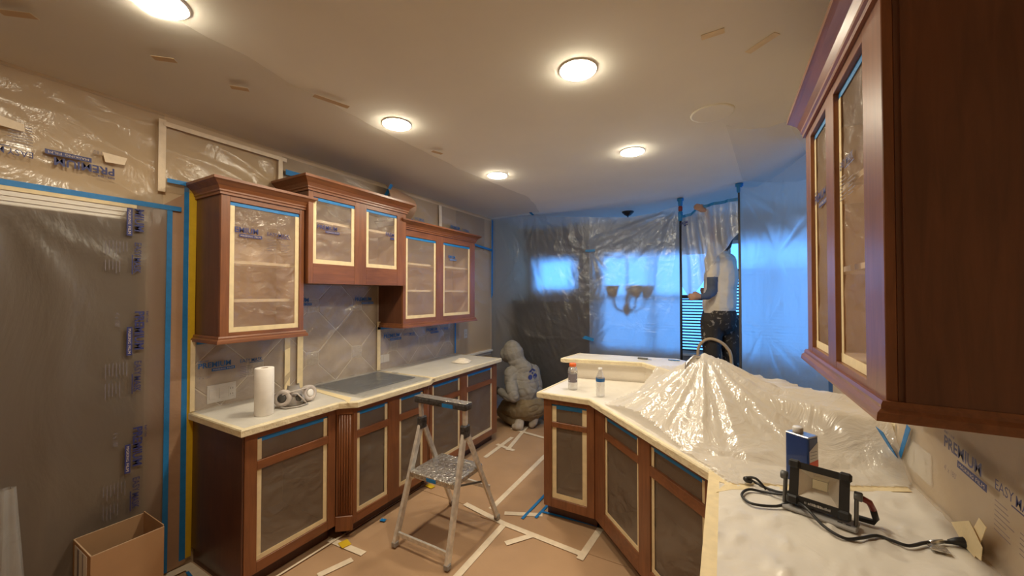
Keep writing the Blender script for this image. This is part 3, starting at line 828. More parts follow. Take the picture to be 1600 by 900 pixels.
plate(2.575, 1.00, .115, .075, 'small white sideways plate on the tiles past the cooktop', 's')
plate(3.935, 1.10, .07, .115, 'white socket plate on the bare wall past the far wall cabinet', 'o', XW + .0005)
plate(0, 0, .20, .115, 'white double plate on the right wall under masking film', 'ss', fr=Frame((XR - .0005, 2.12, .975), (0, -1, 0), (-1, 0, 0)))

# film on the wall past the cabinets, and blue tape
f5 = sheet('masking_film', 'clear film on the bare wall between far cabinet and curtain', E2(3.76, 4.56, .90, 2.70, XW + .008, fw), 40, 70, 'film_wall', (XW, 4.2, .9))
strip(f5, [(XW + .03, 4.545, 1.60), (XW + .03, 4.59, 1.66), (XW + .03, 4.60, 2.70), (XW + .03, 4.555, 2.72)], nX, 'tape_blue')
strip(f5, [(XW + .03, 3.73, 2.33), (XW + .03, 4.56, 2.27), (XW + .03, 4.56, 2.30), (XW + .03, 3.73, 2.355)], nX, 'tape_blue')

# right wall film
fr_ = lambda y, z: .010 * nz(y * 4, z * 4, 14) + .012 * abs(math.sin(9 * (z * .8 + .9 * y) + 2 * nz(y * 2, z * 2))) ** 10
fr1 = MB().grid(lambda a, b: (XR - .012 - fr_(.8 + a * 1.42, .94 + b * .43) * min(1, 12 * min(a, 1 - a, b, 1 - b)) - .012 * (1 - b) ** 6, .8 + a * 1.42, .938 + b * .445), 80, 30).build('masking_film', 'film_right', None, True, recalculate=False, origin=(XR, 1.5, .94))
props(fr1, 'clear film on the right wall with dark blue legend under the large cabinet', 'plastic film')
film_print(fr1, (XR - .034, 1.742, 1.178), (0, -.996, -.08), (0, -.08, .996), .038)
strip(fr1, [(.626, 2.075, 1.150), (.626, 2.040, 1.143), (.624, 2.150, .965), (.624, 2.165, .985)], (-1, 0, 0), 'tape_blue')
strip(fr1, [(.563, 2.185, 1.098), (.575, 2.145, 1.088), (.624, 2.135, .975), (.622, 2.165, .975)], (-.8, -.6, 0), 'tape_blue', .003)
strip(fr1, [(XR - .05, 1.66, .975), (XR - .05, 1.56, 1.03), (XR - .05, 1.50, .99), (XR - .045, 1.52, .945), (XR - .045, 1.60, .936)], (-1, 0, 0), 'tape_cream')
strip(fr1, [(XR - .046, 1.60, .94), (XR - .047, 1.52, 1.06), (XR - .046, 1.49, 1.05), (XR - .045, 1.55, .936)], (-1, 0, 0), 'tape_cream')

# ceiling film along the left side with tan tape pieces
edge = [(.2, -1.75), (.76, -1.867), (1.13, -1.896), (1.75, -1.955), (2.6, -1.967), (3.8, -1.88), (4.5, -2.1)]
def ex(y):
    for (a, b), (c, d) in zip(edge, edge[1:]):
        if y <= c: return b + (d - b) * (y - a) / (c - a)
    return edge[-1][1]
def cfn(a, b):
    y = -.3 + b * 4.8; x = XW + .01 + a * (ex(max(.2, y)) - XW - .01 + .03 * nz(y * 4, 0))
    s = .016 * abs(nz(x * 2, y * 3, 1)) + .02 * abs(math.sin(11 * (y + .7 * x) + 3 * nz(x * 2, y * 2))) ** 6 * abs(nz(y, x)) 
    return (x, y, ZC - .004 - s - .05 * max(0, .15 - a) * 2)
cf = sheet('masking_film', 'thin crinkled film spread over the ceiling along the cabinet side', cfn, 36, 120, 'film_ceiling', (-2.4, 2, ZC))
def ceil_tape(parent, pts, mat='tape_tan', dz=.03):
    MB().slab([(x, y, ZC - dz) for x, y in pts], (0, 0, -1), .001).build('tape', mat, parent)
def quad(a, b, w):
    a, b = Vector((*a, 0)), Vector((*b, 0)); t = (b - a).normalized(); n = Vector((-t.y, t.x, 0)) * w / 2
    return [((a + n).x, (a + n).y), ((b + n).x, (b + n).y), ((b - n).x, (b - n).y), ((a - n).x, (a - n).y)]
for a, b in (((-1.88, 1.225), (-1.83, 1.40)), ((-2.20, .68), (-2.14, .74)), ((-2.17, .97), (-2.12, 1.03)), ((-2.34, .29), (-2.26, .36)), ((-1.86, 2.13), (-1.83, 2.21))):
    ceil_tape(cf, quad(a, b, .035))
cs = MB().slab([(-.12, 1.80, ZC - .001), (.0, 1.86, ZC - .001), (.30, 1.85, ZC - .001), (.34, 2.2, ZC - .001), (.0, 1.6, ZC - .001)], (0, 0, -1), .0006)
c5 = sheet('masking_film', 'film stretched from the large cabinet crown to ceiling and curtain',
           lambda a, b: tuple(Vector((.02, 2.75, 2.733)).lerp(Vector((.16, 4.15, 2.733)), b).lerp(Vector((.255, 2.10, 2.445)).lerp(Vector((.62, 3.45, 2.50)), b), a) + Vector((0, 0, -.03 * math.sin(a * math.pi) + .006 * nz(a * 6, b * 6)))), 16, 24, 'film_ceiling', (.3, 2.6, 2.6))
for n_, (a, b) in enumerate((((-.075, 1.765), (.01, 1.760)), ((.10, 1.975), (.20, 1.885)))):
    props(MB().slab([(x, y, ZC - .0015) for x, y in quad(a, b, .035)], (0, 0, -1), .001).build('tape_piece', 'tape_cream', None, origin=((a[0] + b[0]) / 2, (a[1] + b[1]) / 2, ZC)),
          ('short strip of cream tape stuck to the ceiling, smaller of two', 'longer strip of cream tape stuck to the ceiling by the large cabinet')[n_], 'tape')
props(MB().slab([(-2.235, 4.46, ZC - .002), (-2.20, 4.47, ZC - .002), (-2.19, 4.53, ZC - .03), (-2.22, 4.53, ZC - .03)], (0, 0, -1), .0015).build('tape_piece', 'tape_blue', None, origin=(-2.21, 4.5, ZC)), 'blue tape scrap holding the curtain to the ceiling', 'tape')

# ================================================================== plastic curtains at the back
def path_pt(path, t):
    L = [0]
    for a, b in zip(path, path[1:]): L.append(L[-1] + math.dist(a, b))
    s = t * L[-1]
    for k in range(len(path) - 1):
        if s <= L[k + 1] or k == len(path) - 2:
            q = (s - L[k]) / (L[k + 1] - L[k]); a, b = path[k], path[k + 1]
            d = ((b[0] - a[0]) / (L[k + 1] - L[k]), (b[1] - a[1]) / (L[k + 1] - L[k]))
            return a[0] + q * (b[0] - a[0]), a[1] + q * (b[1] - a[1]), (d[1], -d[0]), s
def interp(tab, x):
    for (a, b), (c, d) in zip(tab, tab[1:]):
        if x <= c: return b + (d - b) * max(0, x - a) / (c - a)
    return tab[-1][1]
def radial(s, z, anchors):
    h = 0
    for s0, z0, amp, k, L, ph in anchors:
        r = math.hypot(s - s0, z - z0); th = math.atan2(z - z0, s - s0)
        h += .55 * amp * max(0, nz(k * .8 * th + ph * 7 + .4 * nz(th * 2, r * 1.5), .35 * r, k + ph)) * math.exp(-r / L) * min(1, r / .12)
    return h
def curtain(name, label, path, ztop, zb, anchors, nu, nv, seed, mat='film_curtain', wob=.0):
    def fn(a, b):
        x, y, n, s = path_pt(path, a)
        z = zb + b * (ztop(s) - zb)
        h = radial(s, z, anchors) + .035 * nz(s * 1.6, z * .5, seed) + .012 * abs(nz(s * 7 + 2 * z * wob, z * 1.2, seed + 2)) + .006 * abs(nz(s * 16 + 9 * z * wob, z * 5, seed + 4))
        h *= min(1, 14 * min(a, 1 - a) + .04)
        return (x + n[0] * h, y + n[1] * h, z)
    o = MB().grid(fn, nu, nv).build(name, mat, None, True, recalculate=False, origin=(*path[len(path) // 2], zb))
    return props(o, label, 'plastic curtain')
pole1, pole2 = (-.42, 4.63), (.137, 4.29)
ca = curtain('plastic_curtain', 'dark half-clear plastic curtain hanging behind the crouching person', [(XW + .015, 4.58), (-2.2, 4.60), (-1.45, 4.61)],
             lambda s: interp([(0, 2.725), (.7, 2.73), (1.0, 2.67), (1.5, 2.62)], s), .01, [(.02, 1.55, .05, 5, .6, .3), (1.43, 1.10, .06, 6, .7, 1.1), (.7, 2.72, .04, 7, .6, .2), (1.44, 2.19, .04, 5, .5, .9)], 90, 150, 3, 'film_curtain_thin', wob=.9)
cb = curtain('plastic_curtain', 'blue-lit plastic curtain between seam tape and black pole, lamp showing behind', [(-1.46, 4.59), (-.9, 4.61), (-.425, 4.635)],
             lambda s: interp([(0, 2.62), (.5, 2.575), (.8, 2.60), (1.1, 2.68)], s), .01, [(1.03, 2.62, .07, 9, 1.1, .5), (.02, 2.19, .04, 5, .5, .4), (.02, 1.1, .03, 5, .4, 2.)], 70, 150, 8, wob=-.7)
strip(cb, [(-1.50, 4.56, 2.185), (-1.38, 4.565, 2.185), (-1.38, 4.565, 2.215), (-1.50, 4.56, 2.21)], (0, -1, 0), 'tape_blue')
strip(cb, [(-1.54, 4.54, 1.115), (-1.40, 4.545, 1.085), (-1.39, 4.545, 1.12), (-1.50, 4.54, 1.15)], (0, -1, 0), 'tape_blue')
cc = curtain('plastic_curtain', 'pale blue plastic curtain from pole to the right wall end', [(.140, 4.285), (.40, 3.85), (.632, 3.40)],
             lambda s: interp([(0, 2.70), (.25, 2.63), (.55, 2.66), (.9, 2.72), (1.1, 2.73)], s), .01, [(.02, 2.70, .05, 8, .7, .8), (.30, 1.35, .045, 5, .5, .2), (.5, 2.0, .03, 6, .5, 1.)], 60, 150, 15)
# poles
def pole(xy, zt_, label, mat):
    t = thing('support_pole', (*xy, 0), label, 'pole')
    MB().tube([(*xy, 0.015), (*xy, zt_)], .013, 12).build('tube', mat, t, True)
    MB().lathe([(.03, 0), (.03, .012), (.014, .03)], (*xy, 0), 14).build('foot', 'black_plastic', t, True)
    MB().lathe([(.014, -.09), (.022, -.08), (.024, -.03), (.034, -.025), (.034, 0)], (*xy, zt_ + .03), 14).build('head', 'tape_blue', t, True)
    return t
p1 = pole(pole1, 2.705, 'black spring pole holding the curtain left of the standing person', 'black_plastic')
MB().lathe([(.016, 0), (.022, .01), (.022, .05), (.016, .06)], (*pole1, 2.59), 12).build('clamp', 'red_plastic', p1, True)
MB().lathe([(.017, 0), (.024, .01), (.024, .10), (.017, .11)], (*pole1, 2.48), 12).build('tape', 'tape_blue', p1, True)
pole(pole2, 2.708, 'grey spring pole holding the curtain behind the peninsula tent', 'dark_grey_metal')
# film panel hung between the poles
def gfn(a, b):
    x = pole1[0] + a * (pole2[0] - pole1[0]); y = pole1[1] + a * (pole2[1] - pole1[1])
    zt_ = interp([(0, 2.54), (.18, 2.53), (.30, 2.575), (.42, 2.60), (1, 2.60)], a)
    zb_ = interp([(0, 1.76), (.18, 1.60), (.30, 1.68), (.62, 2.0), (.82, 2.13), (1, 2.26)], a)
    z = zb_ + b * (zt_ - zb_)
    h = .04 * abs(math.sin(12 * a + 2 * (z - 2.5) + nz(a * 2, z))) ** 3 * min(1, 6 * min(a, 1 - a)) + .02 * nz(a * 3, z * 2, 6)
    return (x - .52 * h, y - .85 * h, z)
gp = MB().grid(gfn, 50, 60).build('plastic_curtain', 'film_gap', None, True, recalculate=False, origin=(-.15, 4.46, 2.0))
props(gp, 'loose film panel hanging over the standing person between two poles', 'plastic curtain')
_t = lambda a, dz: Vector(gfn(a, 1)) + Vector((-.006, -.01, dz))
tb = MB()
for i in range(14):
    a0, a1 = i / 14, (i + 1) / 14
    tb.add([_t(a0, -.028), _t(a1, -.028), _t(a1, .002), _t(a0, .002)], [(0, 1, 2, 3)])
tb.build('tape', 'tape_blue', gp, recalculate=False)
film_print(gp, Vector(gfn(.04, .86)) + Vector((-.02, -.03, 0)), Vector((.853, -.52, .12)), (0, 0, 1), .030, 'PREM', easy=False, size=False)

# ================================================================== behind the curtain
for n_, (a, b, c, d) in enumerate(WIN[1:]):
    t = thing('window_blind', ((a + b) / 2, YB - .03, c), ('dark slatted blind half lowered behind the blue-lit curtain', 'dark slatted blind half lowered behind the standing person')[n_], 'blind')
    ztop = 1.60 if n_ == 0 else 1.95
    MB().box(a + .03, b - .03, YB - .05, YB - .01, ztop, ztop + .05).build('head_rail', 'slat', t)
    me = None; k = 0; z = c + .04
    while z < ztop - .02:
        if me is None:
            s_ = MB().box(a + .035, b - .035, YB - .047, YB - .012, z, z + .018).build('slat', 'slat', t); me = s_; z_first = z
        else:
            o = me.copy(); col.objects.link(o); o.parent = t; o.location = (0, 0, z - z_first)
        z += .042
hu = thing('dark_filler', (-2.35, 5.6, 0), 'added dark cupboard shape filling the black area behind the curtain below the small window', 'cupboard')
MB().box(-2.86, -1.62, 5.30, 5.93, 0, 1.52).build('carcass', 'dark_wood', hu, bevel=.01)  # added block that keeps the area under the small window black
for x in (-2.84, -2.23): MB().box(x, x + .59, 5.28, 5.30, .08, 1.46).build('door', 'dark_wood', hu, bevel=.006)
MB().box(-2.88, -1.60, 5.27, 5.95, 1.52, 1.555).build('cupboard_top', 'dark_wood', hu, bevel=.006)
ch = thing('chandelier', (-1.074, 5.06, ZC), 'chandelier with amber bell shades blurred behind the plastic curtain', 'chandelier')
cx, cy = -1.09, 5.064
MB().lathe([(.075, 0), (.072, -.012), (.045, -.04), (.012, -.062)], (cx, cy, ZC), 28).build('canopy', 'bronze', ch, True)
MB().tube([(cx, cy, 2.68), (cx, cy, 1.60)], .008, 8).build('rod', 'bronze', ch, True)
MB().lathe([(.012, .2), (.03, .15), (.02, .08), (.05, .03), (.06, -.02), (.03, -.07), (.004, -.09)], (cx, cy, 1.47), 20).build('hub', 'amber_glass', ch, True)
for k in range(5):
    a = 2 * math.pi * k / 5 + .35; dx, dy = math.cos(a), math.sin(a)
    MB().tube([(cx, cy, 1.49), (cx + .1 * dx, cy + .1 * dy, 1.44), (cx + .2 * dx, cy + .2 * dy, 1.50), (cx + .24 * dx, cy + .24 * dy, 1.62)], .009, 8).build('arm', 'bronze', ch, True)
    MB().lathe([(.022, 0), (.04, .02), (.055, .06), (.075, .13), (.085, .15), (.080, .15), (.07, .13), (.05, .06), (.03, .02)], (cx + .24 * dx, cy + .24 * dy, 1.62), 20, cap=False).build('lamp_shade', 'amber_glass', ch, True)

# ================================================================== floor covering
fc = thing('floor_covering', (-1.6, 2.2, 0), 'brown paper floor protection with taped seams', 'floor paper')
def paper(poly, z):
    n = MB(); n.prism(poly, z, z + .0012); return n.build('paper_sheet', 'kraft', fc)
paper([(XW + .002, -1.2), (-1.40, -1.2), (-1.40, 2.50), (XW + .002, 2.50)], .001)
paper([(-1.55, -1.2), (.6, -1.2), (.6, 2.42), (-1.55, 2.42)], .0025)
paper([(XW + .002, 2.46), (-1.58, 2.46), (-1.62, 4.45), (XW + .002, 4.45)], .004)
paper([(-1.60, 2.38), (.4, 2.38), (.3, 3.3), (-1.0, 4.3), (-1.64, 4.45)], .0052)
def ftape(a, b, w=.045, mat='tape_pale', z=.0068):
    MB().prism(quad(a, b, w), z, z + .0008).build('tape', mat, fc)
for k, (a, b) in enumerate((((-2.34, 1.664), (-2.02, 1.68)), ((-2.10, 1.42), (-2.04, 1.61)), ((-1.38, 1.75), (-1.395, 2.40)), ((-1.80, 2.465), (-1.40, 2.39)), ((-1.40, 2.39), (-.79, 2.352)),
             ((-.80, 2.30), (-.775, 2.67)), ((-1.28, 2.205), (-1.15, 2.385)), ((-1.58, 2.50), (-1.615, 3.60)), ((-2.127, 3.25), (-2.15, 3.86)), ((-2.20, 3.60), (-1.95, 3.54)),
             ((-2.02, 3.52), (-2.16, 4.25)), ((-1.46, 2.50), (-1.20, 2.62)), ((-1.60, 3.50), (-1.52, 4.3)), ((-2.3, 4.1), (-1.7, 4.0)))):
    ftape(a, b, z=.0068 + k * .0003)
for k, (a, b) in enumerate((((-1.310, 2.50), (-1.30, 2.92)), ((-1.228, 2.56), (-1.218, 2.79)), ((-1.22, 2.655), (-.79, 2.685)))):
    ftape(a, b, .022, 'tape_blue', .0115 + k * .0003)
ftape((-2.21, 1.985), (-2.17, 1.995), .03, 'tape_blue', .012)
ftape((-2.24, 1.69), (-2.17, 1.67), .06, 'tape_yellow', .012); ftape((-2.26, 2.54), (-2.18, 2.53), .05, 'tape_yellow', .012)
ftape((-2.30, 1.10), (-2.28, 2.9), .015, 'tape_pale', .0125)
ftape((XW + .03, 1.08), (-2.45, 1.08), .05, 'tape_pale', .0125); ftape((-2.80, 1.055), (-2.45, 1.02), .015, 'tape_blue', .0132)
ftape((XW + .03, .85), (XW + .05, 1.1), .06, 'tape_pale', .0128)

# ================================================================== stepladder
def foot_b(t, p): MB().box(p[0] - .017, p[0] + .017, p[1] - .02, p[1] + .02, .0125, .045).build('foot', 'grey_plastic', t, bevel=.004)
ld = thing('stepladder', (-1.68, 2.1, .0125), 'aluminium two-step folding ladder with chequered tread standing on the brown paper', 'stepladder')
hz_, hy = .745, 2.055
fx = (-1.895, -1.462); tx = (-1.878, -1.502)
for i in (0, 1):
    A, B = Vector((fx[i], 1.825, .03)), Vector((tx[i], hy - .01, hz_))
    MB().bar(A, B, .042, .024, (0, 1, 0)).build('front_rail', 'aluminium', ld, bevel=.003)
    A2, B2 = Vector((fx[i] + (.008, -.008)[i], 2.408, .03)), Vector((tx[i], hy + .012, hz_ + .01))
    MB().bar(A2, B2, .036, .022, (0, 1, 0)).build('rear_rail', 'aluminium', ld, bevel=.003)
    foot_b(ld, A); foot_b(ld, A2)
    MB().bar((tx[i], hy, hz_ - .015), (tx[i] + (-.005, .005)[i], hy - .008, .915), .034, .026, (0, 1, 0)).build('hand_rail', 'aluminium', ld, bevel=.006)
    MB().box(tx[i] - .022, tx[i] + .022, hy - .032, hy + .034, hz_ - .03, hz_ + .055).build('hinge', 'black_paint_worn', ld, bevel=.008)
hd = MB().box(-1.915, -1.465, hy - .045, hy + .035, .90, .945).build('handle', 'black_paint_worn', ld, bevel=.012, seg=2)
MB().box(-1.912, -1.468, hy - .042, hy + .032, .9445, .9475).build('top_pad', 'tread_foil', hd, bevel=.002)
MB().box(-1.66, -1.57, hy - .047, hy - .044, .905, .93).build('sticker', 'tape_blue', hd)
st = MB().box(-1.872, -1.50, 1.925, 2.265, .425, .468).build('tread', 'tread_foil', ld, bevel=.008)
MB().box(-1.72, -1.64, 1.9235, 1.9255, .432, .455).build('paint_mark', 'tape_blue', st)
MB().bar((-1.893, 1.845, .085), (-1.466, 1.845, .085), .03, .016).build('front_brace', 'aluminium', ld, bevel=.003)
MB().bar((-1.885, 2.32, .28), (-1.476, 2.32, .28), .032, .016).build('rear_brace', 'aluminium', ld, bevel=.003)
for i in (0, 1):
    MB().bar((tx[i] + (-.006, .008)[i], 1.99, .43), (tx[i] + (-.004, .006)[i], 2.30, .33), .012, .006).build('link', 'dark_grey_metal', ld)

# ================================================================== cardboard box
bx = thing('cardboard_box', (-2.73, .745, .0125), 'open cardboard box standing against the doorway film', 'box')
x0, x1, y0, y1, hb = -2.862, -2.60, .61, .878, .43
MB().box(x1 - .004, x1, y0, y1, .0125, hb).build('side_panel', 'cardboard', bx)
MB().box(x0, x0 + .004, y0, y1, .0125, hb).build('side_panel', 'cardboard', bx)
MB().box(x0 + .004, x1 - .004, y0, y0 + .004, .0125, hb).build('side_panel', 'cardboard', bx)
MB().box(x0 + .004, x1 - .004, y1 - .004, y1, .0125, hb + .012).build('side_panel', 'cardboard', bx)
MB().box(x0 + .004, x1 - .004, y0 + .004, y1 - .004, .0125, .017).build('bottom_panel', 'cardboard', bx)
MB().box(x1 - .0045, x1 + .0005, y0, y1, hb, hb + .003).box(x0 - .0005, x0 + .0045, y0, y1, hb, hb + .003).box(x0, x1, y0 - .0005, y0 + .0045, hb, hb + .003).build('rim', 'cardboard_edge', bx)
lb = MB().box(x0 + .03, x1 - .05, y0 - .0012, y0, .24, hb - .015).build('label', 'label_white', bx)
MB().box(x0 + .075, x0 + .10, y0 - .0022, y0 - .001, .25, hb - .02).box(x0 + .15, x0 + .16, y0 - .0022, y0 - .001, .25, hb - .02).build('print', 'print_grey', lb)

# bunched plastic at the foot of the doorway film
def heap(a, b):
    th = a * 6.283; r = (.13 - .085 * b) * (1 + .22 * math.sin(7 * th + 2 * b) * (1 - .5 * b)); zz = .0135 + .78 * b ** 1.1
    return (-2.765 + r * math.cos(th) * .5 - .04 * b, .365 + r * math.sin(th) * .75 + .02 * b, zz)
hp_ = MB().grid(heap, 60, 20).build('plastic_sheet', 'film_gap', None, True, recalculate=False, origin=(-2.765, .365, .0135))
props(hp_, 'bunch of clear plastic gathered on the floor at the foot of the doorway film', 'plastic sheet')

# ================================================================== things on the long worktop
zt2 = zt + .001
pt = thing('paper_towel_roll', (-2.455, 1.297, zt2), 'upright white paper towel roll near the counter corner', 'paper towel')
MB().lathe([(.02, 0), (.0515, 0), (.052, .14), (.0515, .283), (.02, .283), (.02, 0)], (-2.455, 1.297, zt2), 36, cap=False).build('roll', 'paper_white', pt, True, bevel=.002)
MB().lathe([(.0195, 0), (.0195, .282), (.018, .282), (.018, 0)], (-2.455, 1.297, zt2), 24, cap=False).build('core', 'paper_core', pt, True)

rs = thing('respirator', (-2.50, 1.53, zt2), 'grey half-mask respirator with two round filters and straps', 'respirator')
rc0 = Vector((-2.51, 1.51, zt2))
def face(a, b):
    th = (a - .5) * math.pi * 1.25; z = .005 + b * .125
    r = .060 * (1 - .45 * b ** 2) + .008 * math.sin(b * 6)
    return tuple(rc0 + Vector((r * math.cos(th), r * 1.15 * math.sin(th), z)))
MB().grid(face, 24, 14).build('face_piece', 'respirator_grey', rs, True, recalculate=False)
MB().lathe([(.002, .0), (.02, .001), (.024, .012), (.018, .02), (.004, .021)], rc0 + Vector((.05, 0, .05)), 20, (1, .15, 0)).build('valve', 'respirator_dark', rs, True)
for sg, c_, ax in ((-1, (.02, -.082, .060), (.62, -.76, .12)), (1, (.03, .092, .058), (.97, .12, .18))):
    k_ = MB().lathe([(.012, -.045), (.03, -.04), (.052, -.030), (.054, -.016), (.050, -.014), (.054, -.004), (.050, -.002), (.053, .008), (.048, .013), (.030, .014), (.028, .010), (.003, .010)], rc0 + Vector(c_), 28, ax).build('filter', 'cartridge', rs, True)
    MB().lathe([(.027, .0105), (.02, .016), (.003, .016)], rc0 + Vector(c_), 22, ax).build('filter_cap', 'white_plastic' if sg > 0 else 'respirator_dark', k_, True)
MB().tube([rc0 + Vector(q) for q in ((.045, -.05, .09), (.075, -.02, .085), (.085, .015, .04), (.075, .045, .005), (.03, .06, .004))], .0045, 8, flat=1.8).build('strap', 'cartridge', rs, True)
MB().tube([rc0 + Vector(q) for q in ((.03, -.09, .085), (.06, -.04, .10), (.07, .02, .105), (.04, .06, .095))], .0045, 8, flat=1.8).build('strap', 'cartridge', rs, True)
MB().tube([rc0 + Vector(q) for q in ((.03, -.10, .01), (.07, -.09, .006), (.10, -.02, .006), (.09, .04, .006), (.05, .04, .02))], .0045, 8, flat=1.8).build('strap', 'respirator_grey', rs, True)

rg = MB().grid(lambda a, b: (-2.47 + (a - .5) * .16 * (1 + .3 * math.sin(b * 5)), 3.335 + (b - .5) * .20, zt2 + .003 + .045 * max(0, (1 - (2 * a - 1) ** 2)) * max(0, 1 - (2 * b - 1) ** 2) * (.6 + .8 * abs(nz(a * 5, b * 5))) + .004 * abs(nz(a * 14, b * 14))), 24, 26)
props(rg.build('rag', 'rag', None, True, origin=(-2.47, 3.335, zt2)), 'small crumpled cream rag lying on the far end of the counter', 'rag')

# ================================================================== things on the peninsula
def bottle(x, y, label, kind):
    z = zt + .002
    t = thing('bottle', (x, y, z), label, 'bottle')
    if kind == 'sport':
        MB().lathe([(.02, 0), (.034, .002), (.036, .01), (.036, .055), (.033, .06), (.033, .12), (.036, .126), (.036, .15), (.030, .168), (.020, .176), (.020, .182)], (x, y, z), 26).build('body', 'bottle_clear', t, True)
        MB().lathe([(.0345, .058), (.0345, .122)], (x, y, z), 26, cap=False).build('label', 'print_grey', t, True)
        mb = MB(); 
        for k in range(26):
            a = random.uniform(0, 6.28); zz = z + random.uniform(.06, .16); r = .037
            p = [(x + r * math.cos(a + da), y + r * math.sin(a + da), zz + dz) for da, dz in ((-.12, 0), (.12, 0), (.12, .008), (-.12, .008))]
            mb.add(p, [(0, 1, 2, 3)])
        mb.build('label_print', 'label_white', t, recalculate=False)
        MB().lathe([(.026, .176), (.027, .178), (.027, .195), (.024, .200), (.003, .201)], (x, y, z), 26).build('cap', 'orange_cap', t, True)
    else:
        MB().lathe([(.02, 0), (.029, .003), (.031, .012), (.029, .03), (.031, .04), (.029, .06), (.031, .075), (.031, .12), (.028, .14), (.016, .175), (.0125, .182), (.0125, .195)], (x, y, z), 26).build('body', 'bottle_clear', t, True)
        MB().lathe([(.0315, .108), (.0316, .132)], (x, y, z), 26, cap=False).build('label', 'print_blue', t, True)
        MB().lathe([(.0145, .188), (.015, .19), (.015, .204), (.003, .205)], (x, y, z), 20).build('cap', 'white_plastic', t, True)
bottle(-1.021, 2.79, 'clear sports drink bottle with orange cap on the peninsula', 'sport')
bottle(-.778, 2.69, 'small clear water bottle with blue label on the peninsula', 'water')
kn_ = thing('utility_knife', (-.60, 3.43, 1.101), 'small dark scraper lying on the raised bar', 'scraper')
MB().box(-.66, -.575, 3.415, 3.44, 1.1012, 1.114).build('handle', 'dark_grey_metal', kn_, bevel=.004)
MB().box(-.575, -.545, 3.418, 3.437, 1.1015, 1.104).build('blade', 'silver', kn_)
tbp = MB().grid(lambda a, b: (-.42 + a * .09, 3.47 + b * .04, 1.102 + .010 * abs(nz(a * 4, b * 4))), 10, 6).build('tape_piece', 'tape_blue', None, True, origin=(-.38, 3.49, 1.101))
props(tbp, 'crumpled scrap of blue tape lying on the raised bar', 'tape')

# solvent can
cz = zt + .006
cn = thing('solvent_can', (.258, 1.845, cz), 'blue rectangular solvent can with white screw cap', 'can')
a_ = math.radians(-38); cU = Vector((math.cos(a_), math.sin(a_), 0)); cN = Vector((math.sin(a_), -math.cos(a_), 0))
K = Frame((.258, 1.845, cz), cU, cN)
MB(K).box(-.042, .042, -.030, .030, 0, .185).build('body', 'blue_can', cn, bevel=.006, seg=2)
MB(K).box(-.0425, .0425, -.0305, .0305, .181, .1875).build('top_rim', 'silver', cn, bevel=.003)
MB(K).lathe([(.016, .1875), (.0175, .189), (.0175, .206), (.016, .209), (.003, .2095)], K(-.012, 0, 0), 22).build('cap', 'white_plastic', cn, True)
# label wraps the right-hand face
mb = MB(K); mb.add([K(.0428, d, z) for d, z in ((-.027, .05), (.027, .05), (.027, .165), (-.027, .135))], [(0, 1, 2, 3)]); mb.build('label', 'label_white', cn)
mb = MB(K); mb.add([K(.0432, d, z) for d, z in ((-.027, .072), (.027, .072), (.027, .098), (-.027, .093))], [(0, 1, 2, 3)]); mb.build('label_band', 'label_red', cn)
mb = MB(K); 
for k in range(7):
    z_ = .056 + k * .003 if k < 4 else .106 + (k - 4) * .012
    mb.add([K(.0434, d, z) for d, z in ((-.022, z_), (.018, z_), (.018, z_ + .0014), (-.022, z_ + .0014))], [(0, 1, 2, 3)])
mb.build('label_print', 'label_navy', cn)
mb = MB(K); mb.add([K(d, -.0308, z) for d, z in ((.004, .05), (.036, .05), (.036, .13), (.004, .10))], [(0, 1, 2, 3)]); mb.build('label', 'blue_can', cn)

# work light
wlz = zt + .008
wk = thing('work_light', (.29, 1.60, wlz), 'black LED work light with square reflector on a folding stand', 'work light')
aw = math.radians(-19)
wU = Vector((math.cos(aw), math.sin(aw), 0)); wN = Vector((math.sin(aw), -math.cos(aw), 0))
G = Frame((.27, 1.60, wlz), wU, wN)
tilt = math.radians(-14)
def Gt(u, d, z):   # tilted head frame, pivot at z=.085
    zz = z - .09; return G(u, d * math.cos(tilt) - zz * math.sin(tilt), .09 + d * math.sin(tilt) + zz * math.cos(tilt))
class TF:
    U = wU
    def __call__(s, u, d, z): return Gt(u, d, z)
H_ = TF()
hb_ = MB(H_)
oct_ = [(-.078, .035), (-.062, .018), (.062, .018), (.078, .035), (.078, .135), (.062, .152), (-.062, .152), (-.078, .135)]
n8 = len(oct_)
# housing ring: outer octagon, inner square window
inn = [(-.052, .045), (-.052, .045), (.052, .045), (.052, .045), (.052, .130), (.052, .130), (-.052, .130), (-.052, .130)]
vo = [Gt(u, -.018, z) for u, z in oct_]; vb = [Gt(u * .9, .03, .085 + (z - .085) * .88) for u, z in oct_]; vi = [Gt(u, -.018, z) for u, z in inn]
hb_.add(vo + vb + vi, [tuple(range(8, 16))] + [(i, (i + 1) % 8, 8 + (i + 1) % 8, 8 + i) for i in range(8)] + [(i, (i + 1) % 8, 16 + (i + 1) % 8, 16 + i) for i in range(8)])
hs = hb_.build('housing', 'black_plastic', wk)
for (ua, za) in ((-.082, .128), (.05, .128), (-.082, .014), (.05, .014)): MB(H_).box(ua, ua + .032, -.026, .0, za, za + .028).build('bumper', 'black_plastic', hs, bevel=.006)
q0 = [(-.052, .045), (.052, .045), (.052, .130), (-.052, .130)]; q1 = [(-.020, .078), (.020, .078), (.020, .106), (-.020, .106)]
mb = MB(H_); mb.add([Gt(u, -.0165, z) for u, z in q0] + [Gt(u, .012, z) for u, z in q1], [(i, (i + 1) % 4, 4 + (i + 1) % 4, 4 + i) for i in range(4)]); mb.build('reflector', 'reflector', wk, recalculate=False)
mb = MB(H_); mb.add([Gt(u, .011, z) for u, z in q1], [(0, 1, 2, 3)]); mb.build('led_chip', 'led_chip', wk, recalculate=False)
